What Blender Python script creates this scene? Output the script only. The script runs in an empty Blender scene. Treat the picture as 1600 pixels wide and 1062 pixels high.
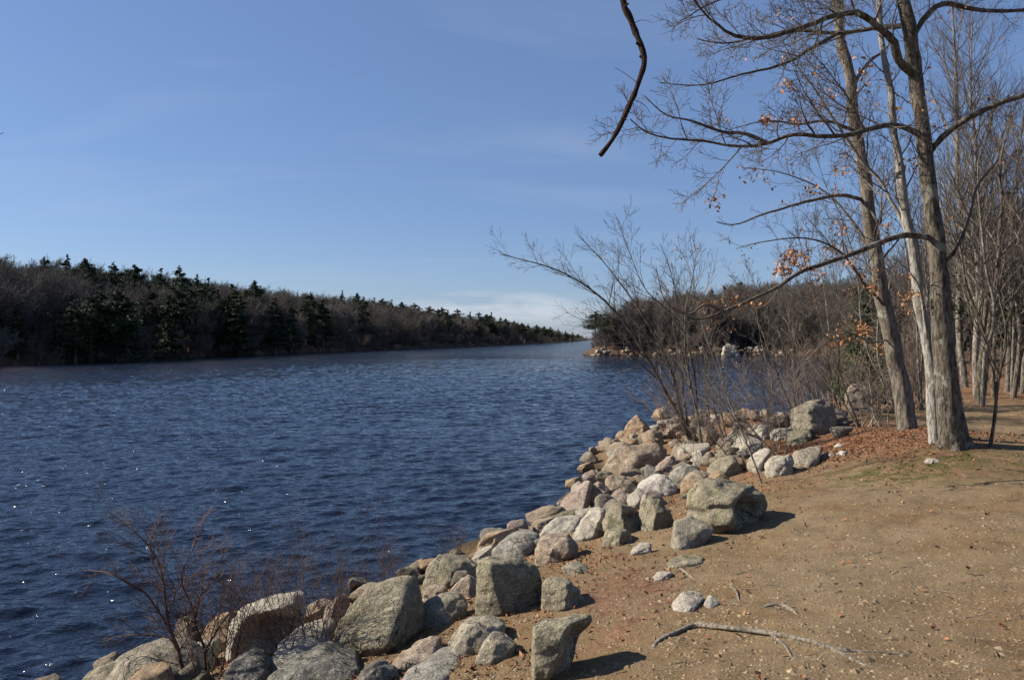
import bpy, bmesh, math, random
import numpy as np
from mathutils import Vector

# ------------------------------------------------------------------ camera, light, sky
SC = bpy.context.scene
COL = SC.collection
F, CX, HY, CZ = 1200.0, 800.0, 528.0, 3.0        # focal length and horizon in photo pixels, eye height over the lake
cam_d = bpy.data.cameras.new('camera'); cam_d.sensor_width = 36; cam_d.lens = 36*F/1600
cam_d.clip_start = 0.05; cam_d.clip_end = 6000; cam_d.shift_y = -3/1600
cam = bpy.data.objects.new('camera', cam_d); COL.objects.link(cam)
cam.location = (0, 0, CZ); cam.rotation_euler = (math.radians(90), 0, 0)
SC.camera = cam
SUN_AZ, SUN_EL = math.radians(-80), math.radians(34)   # azimuth from +Y, minus is left
sd = Vector((math.sin(SUN_AZ)*math.cos(SUN_EL), math.cos(SUN_AZ)*math.cos(SUN_EL), math.sin(SUN_EL)))
sl = bpy.data.lights.new('sun', 'SUN'); sl.energy = 5.0; sl.angle = math.radians(0.5); sl.color = (1.0, 0.92, 0.79)
so = bpy.data.objects.new('sun', sl); COL.objects.link(so)
so.rotation_euler = sd.to_track_quat('Z', 'Y').to_euler(); so.location = (-30, 20, 40)
w = bpy.data.worlds.new("World"); SC.world = w; w.use_nodes = True
def build_world():
    nt = w.node_tree; N = nt.nodes; L = nt.links
    bg = N['Background']; bg.inputs['Strength'].default_value = 0.05
    sky = N.new('ShaderNodeTexSky'); sky.sky_type = 'NISHITA'; sky.sun_disc = False
    sky.sun_elevation = SUN_EL; sky.sun_rotation = SUN_AZ; sky.altitude = 100
    sky.air_density = 1.0; sky.dust_density = 0.3; sky.ozone_density = 4.5
    tc = N.new('ShaderNodeTexCoord')
    sep = N.new('ShaderNodeSeparateXYZ'); L.new(tc.outputs['Generated'], sep.inputs[0])
    def math_(op, a, b=None, clamp=False):
        m = N.new('ShaderNodeMath'); m.operation = op; m.use_clamp = clamp
        for i, v in enumerate((a, b)):
            if v is None: continue
            if isinstance(v, (int, float)): m.inputs[i].default_value = v
            else: L.new(v, m.inputs[i])
        return m.outputs[0]
    zc = math_('MAXIMUM', sep.outputs[2], 0.02)
    zz = math_('ADD', zc, 0.06)
    u = math_('DIVIDE', sep.outputs[0], zz); v = math_('DIVIDE', sep.outputs[1], zz)
    cb = N.new('ShaderNodeCombineXYZ'); L.new(u, cb.inputs[0]); L.new(v, cb.inputs[1])
    mp = N.new('ShaderNodeMapping'); mp.inputs['Scale'].default_value = (0.35, 0.9, 1); mp.inputs['Rotation'].default_value = (0, 0, 0.25)
    L.new(cb.outputs[0], mp.inputs[0])
    nz = N.new('ShaderNodeTexNoise'); nz.inputs['Scale'].default_value = 1.1; nz.inputs['Detail'].default_value = 7; nz.inputs['Distortion'].default_value = 0.9
    nz.inputs['Roughness'].default_value = 0.55
    L.new(mp.outputs[0], nz.inputs['Vector'])
    mr = N.new('ShaderNodeMapRange'); mr.inputs['From Min'].default_value = 0.53; mr.inputs['From Max'].default_value = 0.78
    mr.inputs['To Max'].default_value = 0.12; L.new(nz.outputs[0], mr.inputs[0])
    # a low bank of cloud over the far end of the lake
    az = math_('DIVIDE', sep.outputs[0], math_('MAXIMUM', sep.outputs[1], 0.05))
    ga = math_('MULTIPLY', math_('SUBTRACT', az, -0.02), 6.5); ga = math_('MULTIPLY', ga, ga)
    el = math_('MULTIPLY', math_('SUBTRACT', sep.outputs[2], 0.035), 34); el = math_('MULTIPLY', el, el)
    g = math_('SUBTRACT', 1.0, math_('ADD', ga, el), True)
    n2 = N.new('ShaderNodeTexNoise'); n2.inputs['Scale'].default_value = 9; n2.inputs['Detail'].default_value = 6
    m2 = N.new('ShaderNodeMapping'); m2.inputs['Scale'].default_value = (1, 1, 5); L.new(tc.outputs['Generated'], m2.inputs[0]); L.new(m2.outputs[0], n2.inputs['Vector'])
    r2 = N.new('ShaderNodeMapRange'); r2.inputs['From Min'].default_value = 0.42; r2.inputs['From Max'].default_value = 0.62; L.new(n2.outputs[0], r2.inputs[0])
    bank = math_('MULTIPLY', math_('MULTIPLY', g, r2.outputs[0]), 0.75)
    fac = math_('MAXIMUM', mr.outputs[0], bank)
    mix = N.new('ShaderNodeMixRGB'); mix.inputs[2].default_value = (7.2, 7.7, 8.6, 1)
    tn = N.new('ShaderNodeMixRGB'); tn.blend_type = 'MULTIPLY'; tn.inputs[0].default_value = 1; tn.inputs[2].default_value = (1.0, 1.0, 1.10, 1); L.new(sky.outputs[0], tn.inputs[1])
    hz = N.new('ShaderNodeMixRGB'); hz.inputs[0].default_value = .30; hz.inputs[2].default_value = (2.8, 4.4, 8.0, 1); L.new(tn.outputs[0], hz.inputs[1])
    L.new(fac, mix.inputs[0]); L.new(hz.outputs[0], mix.inputs[1]); L.new(mix.outputs[0], bg.inputs['Color'])
build_world()
SC.view_settings.view_transform = 'Standard'; SC.view_settings.look = 'None'
SC.view_settings.exposure = 0.92; SC.view_settings.gamma = 1.0
SC.render.resolution_x, SC.render.resolution_y = 1024, 679
SC.cycles.max_bounces = 6

# ------------------------------------------------------------------ helpers
def tag(o, label=None, cat=None, group=None, kind=None):
    if label: o['label'] = label
    if cat: o['category'] = cat
    if group: o['group'] = group
    if kind: o['kind'] = kind
    return o
def link_mesh(name, V, Fc, mat, parent=None, smooth=True, mats=None, midx=None):
    """Fc: list of int arrays (n,k) or list of lists"""
    me = bpy.data.meshes.new(name)
    V = np.asarray(V, dtype=np.float32)
    if isinstance(Fc, np.ndarray): Fc = [Fc]
    Fc = [np.asarray(f, dtype=np.int32) for f in Fc if len(f)]
    me.vertices.add(len(V)); me.vertices.foreach_set('co', V.ravel())
    if Fc:
        loops = np.concatenate([f.ravel() for f in Fc])
        tot = np.concatenate([np.full(len(f), f.shape[1], np.int32) for f in Fc])
        start = np.concatenate([[0], np.cumsum(tot)[:-1]]).astype(np.int32)
        me.loops.add(len(loops)); me.loops.foreach_set('vertex_index', loops)
        me.polygons.add(len(tot)); me.polygons.foreach_set('loop_start', start)
        me.polygons.foreach_set('use_smooth', np.full(len(tot), smooth, bool))
        if midx is not None: me.polygons.foreach_set('material_index', np.asarray(midx, np.int32))
    me.update(calc_edges=True); me.validate()
    for m in (mats or [mat]): me.materials.append(m)
    o = bpy.data.objects.new(name, me); COL.objects.link(o)
    if parent is not None: o.parent = parent
    return o
def empty(name, loc=(0, 0, 0)):
    o = bpy.data.objects.new(name, None); COL.objects.link(o); o.location = loc; o.empty_display_size = 0.2
    return o
def _h(ix, iy, iz, s):
    n = (ix*374761393 + iy*668265263 + iz*2147483647 + s*1274126177) & 0xffffffff
    n = ((n ^ (n >> 13))*1274126177) & 0xffffffff
    n = (n ^ (n >> 16)) & 0xffffffff
    return n.astype(np.float64)/4294967295.0
def vnoise(x, y, z=None, seed=0):
    x = np.asarray(x, float); y = np.asarray(y, float); z = np.zeros_like(x) if z is None else np.asarray(z, float)
    ix, iy, iz = np.floor(x).astype(np.int64), np.floor(y).astype(np.int64), np.floor(z).astype(np.int64)
    fx, fy, fz = x-ix, y-iy, z-iz
    fx, fy, fz = [f*f*(3-2*f) for f in (fx, fy, fz)]
    r = 0
    for a in (0, 1):
        for b in (0, 1):
            for c in (0, 1):
                r = r + _h(ix+a, iy+b, iz+c, seed)*(fx if a else 1-fx)*(fy if b else 1-fy)*(fz if c else 1-fz)
    return r*2-1
def fbm(x, y, z=None, o=4, seed=0):
    r = 0; a = 1; f = 1
    for k in range(o):
        r = r + a*vnoise(np.asarray(x)*f, np.asarray(y)*f, None if z is None else np.asarray(z)*f, seed+k*17); a *= .5; f *= 2.03
    return r
def sstep(a, b, x):
    t = np.clip((x-a)/(b-a), 0, 1); return t*t*(3-2*t)

# ------------------------------------------------------------------ terrain shape
LAKE = [(-4.2, 6.0), (-3.0, 7.3), (-1.5, 9.5), (-.56, 11.2), (.55, 12.6), (1.35, 15.5), (2.2, 19.5), (3.2, 23.2), (4.6, 24.3), (6.2, 25.3), (7.5, 27.2), (9.2, 28.2),
        (11, 28.4), (12.4, 29.8), (15, 36), (22, 50), (34, 80), (46, 108), (50, 125), (42, 132), (30, 131), (22, 134), (12.7, 133), (13.5, 142), (30, 180), (80, 330),
        (150, 720), (190, 1000), (110, 1020), (95, 950), (63, 720), (20, 450), (-20, 240), (-38, 170), (-44, 140), (-50, 110), (-55, 82), (-75, 60), (-120, 40), (-200, 0),
        (-160, -60), (-60, -60), (-25, -40), (-12, -5), (-7, 2.5)]
LK = np.array(LAKE, float)
def shore(x, y):
    """signed distance to the shoreline, plus on land"""
    x = np.asarray(x, float); y = np.asarray(y, float)
    d2 = np.full(x.shape, 1e18); ins = np.zeros(x.shape, bool)
    A = LK; B = np.roll(LK, -1, 0)
    for (ax, ay), (bx, by) in zip(A, B):
        ex, ey = bx-ax, by-ay
        t = np.clip(((x-ax)*ex+(y-ay)*ey)/(ex*ex+ey*ey), 0, 1)
        d2 = np.minimum(d2, (x-ax-t*ex)**2+(y-ay-t*ey)**2)
        c = ((ay > y) != (by > y)) & (x < (bx-ax)*(y-ay)/((by-ay) if by != ay else 1e-9)+ax)
        ins ^= c
    d = np.sqrt(d2)
    return np.where(ins, -d, d)
def ground(x, y):
    x = np.asarray(x, float); y = np.asarray(y, float)
    s = shore(x, y)
    near = np.hypot(x, y)
    s = s + fbm(x*.7, y*.7, seed=3, o=3)*np.clip(near/60, .12, 2)
    a = .29*s; k = .22
    hn = -np.log(np.exp(-np.clip(a, -20, 20)/k)+np.exp(-1.42/k))*k
    # the low promontory and the bay beyond it
    px = x/np.maximum(y, .1)
    cap = 2.93-.1065*y
    wcap = sstep(.46, .40, px)*sstep(12, 15, y)*(s > -.2)
    hn = hn*(1-wcap)+np.minimum(hn, np.maximum(cap, .2))*wcap
    hn = hn + np.where(x > 14, sstep(26, 60, y)*sstep(3, 16, s)*1.0, 0)
    A = np.interp(y, [0, 150, 250, 360, 600, 900], [12, 13.5, 12.5, 8.5, 4, 2])
    left = A*(1-np.exp(-np.maximum(s, 0)/42))
    right = 12*(1-np.exp(-np.maximum(s, 0)/42))
    wl = sstep(0, 1, (x < -20)*1.0); wf = sstep(140, 200, y)*(x < y*.12)
    wL = np.maximum(wl, wf)
    wR = sstep(60, 110, y)*(1-wL)
    h = hn*(1-np.maximum(wL, wR)) + (left+.4)*wL + (right+.3)*wR
    h = np.where(s > 0, h, np.maximum(s*.4, -2.5))
    # mound around the big trees, small undulation, worn hollow of the path
    h = h + .16*np.exp(-((x-6.1)**2+(y-10.8)**2)/2.6)+.10*np.exp(-((x-6.4)**2+(y-12.8)**2)/2.2)
    h = h - .05*np.exp(-((x-8.7)/1.6)**2)*(s > 4)*sstep(60, 30, y)
    land = sstep(-.5, 1, s)
    h = h + land*(fbm(x*.45, y*.45, seed=9, o=3)*.05+fbm(x*2.3, y*2.3, seed=21, o=4)*.016)*np.clip(near/12, 1, 3)
    return h
def P(px, py, d):
    return np.array(((px-CX)/F*d, d, CZ-(py-HY)/F*d))
_D = np.concatenate([np.arange(1.5, 30, .02), np.arange(30, 400, .2)])
def hit(px, py, zmin=-.1):
    """distance at which the sight line through a photo pixel meets the ground or the water"""
    z = CZ-(py-HY)/F*_D
    g = np.maximum(ground((px-CX)/F*_D, _D), zmin)
    i = np.argmax(z < g)
    return _D[i] if (z < g).any() else 400.0
def gz(x, y): return float(ground(np.array([x]), np.array([y]))[0])

# ------------------------------------------------------------------ materials
def newmat(name):
    m = bpy.data.materials.new(name); m.use_nodes = True
    nt = m.node_tree; b = nt.nodes['Principled BSDF']
    return m, nt, nt.nodes, nt.links, b
def ramp(N, L, src, stops):
    r = N.new('ShaderNodeValToRGB'); e = r.color_ramp.elements
    while len(e) < len(stops): e.new(.5)
    for i, (p, c) in enumerate(stops): e[i].position = p; e[i].color = (c[0], c[1], c[2], 1)
    L.new(src, r.inputs[0]); return r.outputs[0]
def noise(N, L, vec, scale, detail=5, rough=.55, dist=0, stretch=None):
    if stretch is not None:
        mp = N.new('ShaderNodeMapping'); mp.inputs['Scale'].default_value = stretch; L.new(vec, mp.inputs[0]); vec = mp.outputs[0]
    n = N.new('ShaderNodeTexNoise'); n.inputs['Scale'].default_value = scale; n.inputs['Detail'].default_value = detail
    n.inputs['Roughness'].default_value = rough; n.inputs['Distortion'].default_value = dist
    L.new(vec, n.inputs['Vector']); return n.outputs[0]
def mixc(N, L, f, a, b, mode='MIX'):
    m = N.new('ShaderNodeMixRGB'); m.blend_type = mode
    for i, v in enumerate((f, a, b)):
        if isinstance(v, (int, float)): m.inputs[i].default_value = v
        elif isinstance(v, tuple): m.inputs[i].default_value = (v[0], v[1], v[2], 1)
        else: L.new(v, m.inputs[i])
    return m.outputs[0]
def bump(N, L, b, h, strength, dist, prev=None):
    bp = N.new('ShaderNodeBump'); bp.inputs['Strength'].default_value = strength; bp.inputs['Distance'].default_value = dist
    L.new(h, bp.inputs['Height'])
    if prev is not None: L.new(prev, bp.inputs['Normal'])
    L.new(bp.outputs[0], b.inputs['Normal']); return bp.outputs[0]
def mr(N, L, v, a, b, c=0, d=1):
    m = N.new('ShaderNodeMapRange')
    for k, x in zip(('From Min', 'From Max', 'To Min', 'To Max'), (a, b, c, d)): m.inputs[k].default_value = x
    L.new(v, m.inputs[0]); return m.outputs[0]

def wet(N, L, c, z1=.10):
    g = N.new('ShaderNodeNewGeometry'); sp = N.new('ShaderNodeSeparateXYZ'); L.new(g.outputs['Position'], sp.inputs[0])
    nn = noise(N, L, g.outputs['Position'], 5, 3); ad = N.new('ShaderNodeMath'); ad.operation = 'MULTIPLY_ADD'; L.new(nn, ad.inputs[0]); ad.inputs[1].default_value = -.10; L.new(sp.outputs[2], ad.inputs[2])
    return mixc(N, L, 1.0, c, mr(N, L, ad.outputs[0], -.01, z1-.05, .38, 1), 'MULTIPLY')

def mat_ground():
    m, nt, N, L, b = newmat('dirt')
    g = N.new('ShaderNodeNewGeometry').outputs['Position']
    big = noise(N, L, g, .55, 5, .6); mid = noise(N, L, g, 3.2, 6, .7); fine = noise(N, L, g, 60, 6, .8)
    c = ramp(N, L, mid, [(.30, (.075, .050, .028)), (.48, (.184, .124, .062)), (.70, (.28, .205, .118))])
    c2 = ramp(N, L, big, [(.42, (.150, .090, .042)), (.58, (.198, .150, .094))])
    c = mixc(N, L, .5, c, c2)
    # reddish duff and dead leaves: a mask painted on the vertices (1 = litter)
    at = N.new('ShaderNodeAttribute'); at.attribute_name = 'litter'
    lit = ramp(N, L, noise(N, L, g, 16, 5, .7, .5), [(.3, (.06, .034, .022)), (.5, (.17, .085, .047)), (.7, (.28, .155, .09))])
    f = N.new('ShaderNodeMath'); f.operation = 'ADD'; L.new(at.outputs['Fac'], f.inputs[0])
    f2 = mr(N, L, mid, .35, .65, -.4, .4); L.new(f2, f.inputs[1])
    fc = mr(N, L, f.outputs[0], .3, .8); c = mixc(N, L, fc, c, lit)
    # moss
    am = N.new('ShaderNodeAttribute'); am.attribute_name = 'moss'
    fm = N.new('ShaderNodeMath'); fm.operation = 'MULTIPLY'; L.new(am.outputs['Fac'], fm.inputs[0]); L.new(mr(N, L, noise(N, L, g, 4.5, 5), .42, .62), fm.inputs[1])
    c = mixc(N, L, fm.outputs[0], c, (.065, .062, .015))
    # pebbles
    v = N.new('ShaderNodeTexVoronoi'); v.inputs['Scale'].default_value = 42; L.new(g, v.inputs['Vector'])
    peb = mr(N, L, v.outputs['Distance'], .16, .28, 1, 0)
    sepc = N.new('ShaderNodeSeparateColor'); L.new(v.outputs['Color'], sepc.inputs[0])
    pm = N.new('ShaderNodeMath'); pm.operation = 'MULTIPLY'; L.new(peb, pm.inputs[0]); L.new(mr(N, L, sepc.outputs[0], .62, .68), pm.inputs[1])
    pc = ramp(N, L, sepc.outputs[1], [(0, (.10, .075, .05)), (.7, (.25, .19, .12)), (1, (.40, .33, .24))])
    c = mixc(N, L, pm.outputs[0], c, pc)
    c = mixc(N, L, mr(N, L, fine, .34, .54, .6, 0), c, (.06, .04, .025)); c = mixc(N, L, mr(N, L, fine, .54, .7, 0, .4), c, (.30, .23, .145))
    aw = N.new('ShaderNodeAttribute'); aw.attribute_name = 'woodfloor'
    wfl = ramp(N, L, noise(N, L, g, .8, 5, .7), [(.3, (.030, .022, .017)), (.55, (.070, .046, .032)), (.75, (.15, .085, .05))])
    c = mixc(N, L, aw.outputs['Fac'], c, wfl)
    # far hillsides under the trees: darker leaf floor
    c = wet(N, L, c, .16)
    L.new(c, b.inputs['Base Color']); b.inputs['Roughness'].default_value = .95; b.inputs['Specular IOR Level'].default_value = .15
    n1 = bump(N, L, b, fine, .7, .02); n2 = bump(N, L, b, mid, .5, .06, n1); bump(N, L, b, pm.outputs[0], .5, .008, n2)
    return m
def mat_rock(name, ca, cb, lichen=0.3, lcol=(.10, .11, .055), stain=(.22, .13, .07)):
    ca, cb, lcol = (tuple(x*.86 for x in c_) for c_ in (ca, cb, lcol))
    m, nt, N, L, b = newmat(name)
    tc = N.new('ShaderNodeTexCoord').outputs['Object']
    oi = N.new('ShaderNodeObjectInfo')
    va = N.new('ShaderNodeVectorMath'); va.operation = 'ADD'; L.new(tc, va.inputs[0])
    cmb = N.new('ShaderNodeMath'); cmb.operation = 'MULTIPLY'; cmb.inputs[1].default_value = 37; L.new(oi.outputs['Random'], cmb.inputs[0]); L.new(cmb.outputs[0], va.inputs[1])
    p = va.outputs[0]
    n1 = noise(N, L, p, 2.6, 7, .66, .6); n2 = noise(N, L, p, 11, 6, .72); n3 = noise(N, L, p, 60, 3, .7)
    c = mixc(N, L, mr(N, L, n1, .36, .64), ca, cb)
    c = mixc(N, L, mr(N, L, n2, .38, .6, .7, 0), c, tuple(x*.5 for x in ca))
    c = mixc(N, L, mr(N, L, n2, .58, .72, 0, .45), c, tuple(min(.75, x*1.5) for x in cb))
    sp = N.new('ShaderNodeTexVoronoi'); sp.inputs['Scale'].default_value = 90; L.new(p, sp.inputs['Vector'])
    sc = N.new('ShaderNodeSeparateColor'); L.new(sp.outputs['Color'], sc.inputs[0])
    c = mixc(N, L, mr(N, L, sc.outputs[0], .75, .8, 0, .35), c, (.07, .065, .06)); c = mixc(N, L, mr(N, L, sc.outputs[1], .84, .88, 0, .25), c, (.6, .55, .48))
    nl = noise(N, L, p, 4.1, 8, .75, .8)
    c = mixc(N, L, mr(N, L, nl, .62-lichen*.35, .70-lichen*.3, 0, .85), c, lcol)
    ns = noise(N, L, p, 1.7, 5, .7, 1.2, (1, 1, .6))
    c = mixc(N, L, mr(N, L, ns, .6, .72, 0, .6), c, stain)
    wv = N.new('ShaderNodeTexVoronoi'); wv.feature = 'DISTANCE_TO_EDGE'; wv.inputs['Scale'].default_value = 2.1
    dv = N.new('ShaderNodeVectorMath'); dv.operation = 'ADD'; L.new(p, dv.inputs[0])
    nn = N.new('ShaderNodeTexNoise'); nn.inputs['Scale'].default_value = 3; nn.inputs['Detail'].default_value = 5; L.new(p, nn.inputs['Vector']); L.new(nn.outputs['Color'], dv.inputs[1])
    L.new(dv.outputs[0], wv.inputs['Vector'])
    cr = mr(N, L, wv.outputs['Distance'], 0, .022, 1, 0)
    crm = N.new('ShaderNodeMath'); crm.operation = 'MULTIPLY'; L.new(cr, crm.inputs[0]); L.new(mr(N, L, n1, .5, .6), crm.inputs[1])
    c = mixc(N, L, crm.outputs[0], c, (.035, .03, .025))
    c = wet(N, L, c)
    L.new(c, b.inputs['Base Color']); b.inputs['Roughness'].default_value = .9; b.inputs['Specular IOR Level'].default_value = .25
    q = bump(N, L, b, n1, .6, .08); q = bump(N, L, b, n2, .9, .045, q); q = bump(N, L, b, n3, .9, .012, q)
    bp = N.new('ShaderNodeBump'); bp.invert = True; bp.inputs['Strength'].default_value = .9; bp.inputs['Distance'].default_value = .03
    L.new(crm.outputs[0], bp.inputs['Height']); L.new(q, bp.inputs['Normal']); L.new(bp.outputs[0], b.inputs['Normal'])
    return m
def mat_bark(name, ca, cb, patch=(.42, .43, .38), pamt=.5, vs=6.5):
    m, nt, N, L, b = newmat(name)
    tc = N.new('ShaderNodeTexCoord').outputs['Object']
    n1 = noise(N, L, tc, vs*1.3, 8, .75, .5, (3.0, 3.0, .75)); n2 = noise(N, L, tc, 3, 6, .7, .8, (1, 1, .6))
    c = mixc(N, L, mr(N, L, n1, .42, .58), tuple(x*.75 for x in ca), tuple(x*1.1 for x in cb))
    n3 = noise(N, L, tc, 2.2, 5, .62, .3, (1.4, 1.4, 1))
    c = mixc(N, L, mr(N, L, n3, .72-pamt*.16, .76-pamt*.16, 0, .8), c, patch)
    c = mixc(N, L, mr(N, L, n2, .5, .75, 0, .5), c, tuple(x*.6 for x in ca))
    L.new(c, b.inputs['Base Color']); b.inputs['Roughness'].default_value = .95; b.inputs['Specular IOR Level'].default_value = .15
    q = bump(N, L, b, n1, 1, .04); bump(N, L, b, n2, .4, .03, q)
    return m
def mat_simple(name, ca, cb, scale=8, rough=.9, trans=0, rnd=.0):
    m, nt, N, L, b = newmat(name)
    g = N.new('ShaderNodeNewGeometry'); oi = N.new('ShaderNodeObjectInfo')
    n = noise(N, L, g.outputs['Position'], scale, 3, .6)
    c = mixc(N, L, mr(N, L, n, .35, .65), ca, cb)
    if rnd:
        v = mr(N, L, g.outputs['Random Per Island'], 0, 1, 1-rnd, 1+rnd)
        c = mixc(N, L, 1.0, c, v, 'MULTIPLY')
        v = mr(N, L, oi.outputs['Random'], 0, 1, 1-rnd*.6, 1+rnd*.6)
        c = mixc(N, L, 1.0, c, v, 'MULTIPLY')
    L.new(c, b.inputs['Base Color']); b.inputs['Roughness'].default_value = rough; b.inputs['Specular IOR Level'].default_value = .2
    return m
def mat_water():
    m, nt, N, L, b = newmat('lake_water')
    g = N.new('ShaderNodeNewGeometry').outputs['Position']
    b.inputs['Base Color'].default_value = (.008, .013, .026, 1); b.inputs['Roughness'].default_value = .045
    b.inputs['IOR'].default_value = 1.333; b.inputs['Specular IOR Level'].default_value = .5
    n0 = noise(N, L, g, .55, 4, .55, .3, (.55, 1.0, 1)); n1 = noise(N, L, g, 1.6, 5, .6, .4, (.6, 1.1, 1)); n2 = noise(N, L, g, 8, 3, .6, .3, (.65, 1.1, 1))
    # the open water beyond the lee of the bank is rougher
    sy = N.new('ShaderNodeSeparateXYZ'); L.new(g, sy.inputs[0]); ff = mr(N, L, sy.outputs[1], 14, 120, .05, 3.2)
    m0 = N.new('ShaderNodeMath'); m0.operation = 'MULTIPLY'; L.new(n0, m0.inputs[0]); L.new(ff, m0.inputs[1])
    m1 = N.new('ShaderNodeMath'); m1.operation = 'MULTIPLY'; L.new(n1, m1.inputs[0]); L.new(ff, m1.inputs[1])
    q = bump(N, L, b, n2, 1, .045); q = bump(N, L, b, m1.outputs[0], 1, .32, q); q = bump(N, L, b, m0.outputs[0], 1, .55, q)
    def vm(op, a, c):
        v = N.new('ShaderNodeVectorMath'); v.operation = op
        for i, t in enumerate((a, c)):
            if t is None: continue
            if isinstance(t, tuple): v.inputs[i].default_value = t
            else: L.new(t, v.inputs[i])
        return v.outputs[0]
    def scl(a, f):
        v = N.new('ShaderNodeVectorMath'); v.operation = 'SCALE'; L.new(a, v.inputs[0])
        if isinstance(f, (int, float)): v.inputs['Scale'].default_value = f
        else: L.new(f, v.inputs['Scale'])
        return v.outputs[0]
    # out on the open lake the wavelets are smaller than a mesh cell: tilt the facets themselves, harder in the gusts
    nv = N.new('ShaderNodeTexNoise'); nv.inputs['Scale'].default_value = 2.6; nv.inputs['Detail'].default_value = 4; L.new(g, nv.inputs['Vector'])
    gust = noise(N, L, g, .09, 4, .6, .5, (.5, 1.2, 1)); kk = mr(N, L, gust, .3, .7, 1.6, 4.0)
    kf = N.new('ShaderNodeMath'); kf.operation = 'MULTIPLY'; L.new(kk, kf.inputs[0]); L.new(mr(N, L, sy.outputs[1], 22, 75, 0, 1), kf.inputs[1])
    tl = vm('MULTIPLY', scl(vm('SUBTRACT', nv.outputs['Color'], (.5, .5, .5)), kf.outputs[0]), (1, 1, 0))
    # here and there a crest steep enough to flash in the sun
    vo = N.new('ShaderNodeTexVoronoi'); vo.inputs['Scale'].default_value = 5.5; mv = N.new('ShaderNodeMapping'); mv.inputs['Scale'].default_value = (.7, 1.5, 1); mv.inputs['Rotation'].default_value = (0, 0, .35); L.new(g, mv.inputs[0]); L.new(mv.outputs[0], vo.inputs['Vector'])
    sc = N.new('ShaderNodeSeparateColor'); L.new(vo.outputs['Color'], sc.inputs[0])
    ms = N.new('ShaderNodeMath'); ms.operation = 'MULTIPLY'; L.new(mr(N, L, vo.outputs['Distance'], .05, .15, 1, 0), ms.inputs[0]); L.new(mr(N, L, sc.outputs[2], .45, .48, 0, 1), ms.inputs[1])
    t2 = vm('MULTIPLY', scl(vm('ADD', vm('MULTIPLY', vm('SUBTRACT', vo.outputs['Color'], (.5, .5, .5)), (.8, .8, 0)), (-.42, -.86, 0)), ms.outputs[0]), (1, 1, 0))
    rr = N.new('ShaderNodeMath'); rr.operation = 'MAXIMUM'; L.new(mr(N, L, ms.outputs[0], 0, 1, .045, .22), rr.inputs[0]); L.new(mr(N, L, sy.outputs[1], 60, 150, .045, .14), rr.inputs[1]); L.new(rr.outputs[0], b.inputs['Roughness'])
    nn = vm('NORMALIZE', vm('ADD', vm('ADD', q, tl), t2), None); L.new(nn, b.inputs['Normal'])
    return m
M = dict(ground=mat_ground(), water=mat_water(),
    grey=mat_rock('grey_rock', (.25, .215, .16), (.39, .34, .255), .2, (.17, .155, .095)),
    green=mat_rock('mossy_rock', (.215, .185, .12), (.36, .315, .215), .22, (.13, .125, .06)),
    tan=mat_rock('tan_rock', (.30, .225, .155), (.43, .345, .25), .08, (.2, .17, .11)),
    pink=mat_rock('pink_rock', (.33, .245, .19), (.46, .36, .29), .05, (.2, .17, .13)),
    pale=mat_rock('pale_rock', (.40, .35, .275), (.55, .50, .41), .08, (.26, .24, .17)),
    white=mat_rock('white_rock', (.52, .47, .40), (.68, .63, .55), .0, (.3, .29, .25), (.38, .30, .24)),
    orange=mat_rock('orange_rock', (.36, .23, .125), (.52, .38, .24), .05),
    dark=mat_rock('dark_rock', (.12, .112, .095), (.22, .205, .17), .2, (.10, .11, .06), (.12, .09, .06)),
    blue=mat_rock('blue_grey_rock', (.25, .23, .19), (.38, .35, .29), .08, (.2, .2, .15)),
    oak=mat_bark('oak_bark', (.055, .045, .034), (.165, .142, .112), (.27, .27, .22), .75),
    palebark=mat_bark('pale_bark', (.20, .185, .16), (.37, .35, .31), (.46, .46, .42), .6),
    lichenbark=mat_bark('lichen_bark', (.105, .088, .068), (.215, .185, .15), (.34, .35, .29), .6),
    birch=mat_bark('grey_bark', (.13, .112, .09), (.27, .245, .205), (.46, .46, .42), .6),
    twig=mat_simple('twig_bark', (.075, .060, .050), (.155, .128, .108), 3, .9, rnd=.2),
    brush=mat_simple('brush_bark', (.12, .095, .078), (.23, .185, .15), 3, .9, rnd=.3),
    redtwig=mat_simple('red_twig_bark', (.055, .034, .028), (.125, .078, .058), 3, .8, rnd=.25),
    darkbranch=mat_bark('dark_branch_bark', (.028, .017, .012), (.085, .05, .033), (.2, .18, .15), .2, 22),
    fartwig=mat_simple('far_wood', (.09, .077, .066), (.16, .138, .12), .2, .95, rnd=.25),
    fartwig2=mat_simple('far_wood_reddish', (.092, .077, .065), (.158, .134, .113), .2, .95, rnd=.25),
    needle=mat_simple('pine_needles', (.022, .037, .017), (.052, .070, .029), .5, .8, rnd=.35),
    needle2=mat_simple('shrub_needles', (.05, .075, .02), (.10, .12, .035), 3, .8, rnd=.35),
    leaf=mat_simple('dry_oak_leaf', (.24, .105, .045), (.42, .22, .10), 5, .8, rnd=.3),
    litter=mat_simple('fallen_leaf', (.11, .045, .022), (.29, .14, .07), 5, .85, rnd=.45),
    pebble=mat_simple('pebble_stone', (.13, .092, .052), (.27, .20, .125), 6, .9, rnd=.4),
    root=mat_bark('root_bark', (.22, .185, .14), (.40, .345, .27), (.4, .38, .3), .2, 14))

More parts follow.
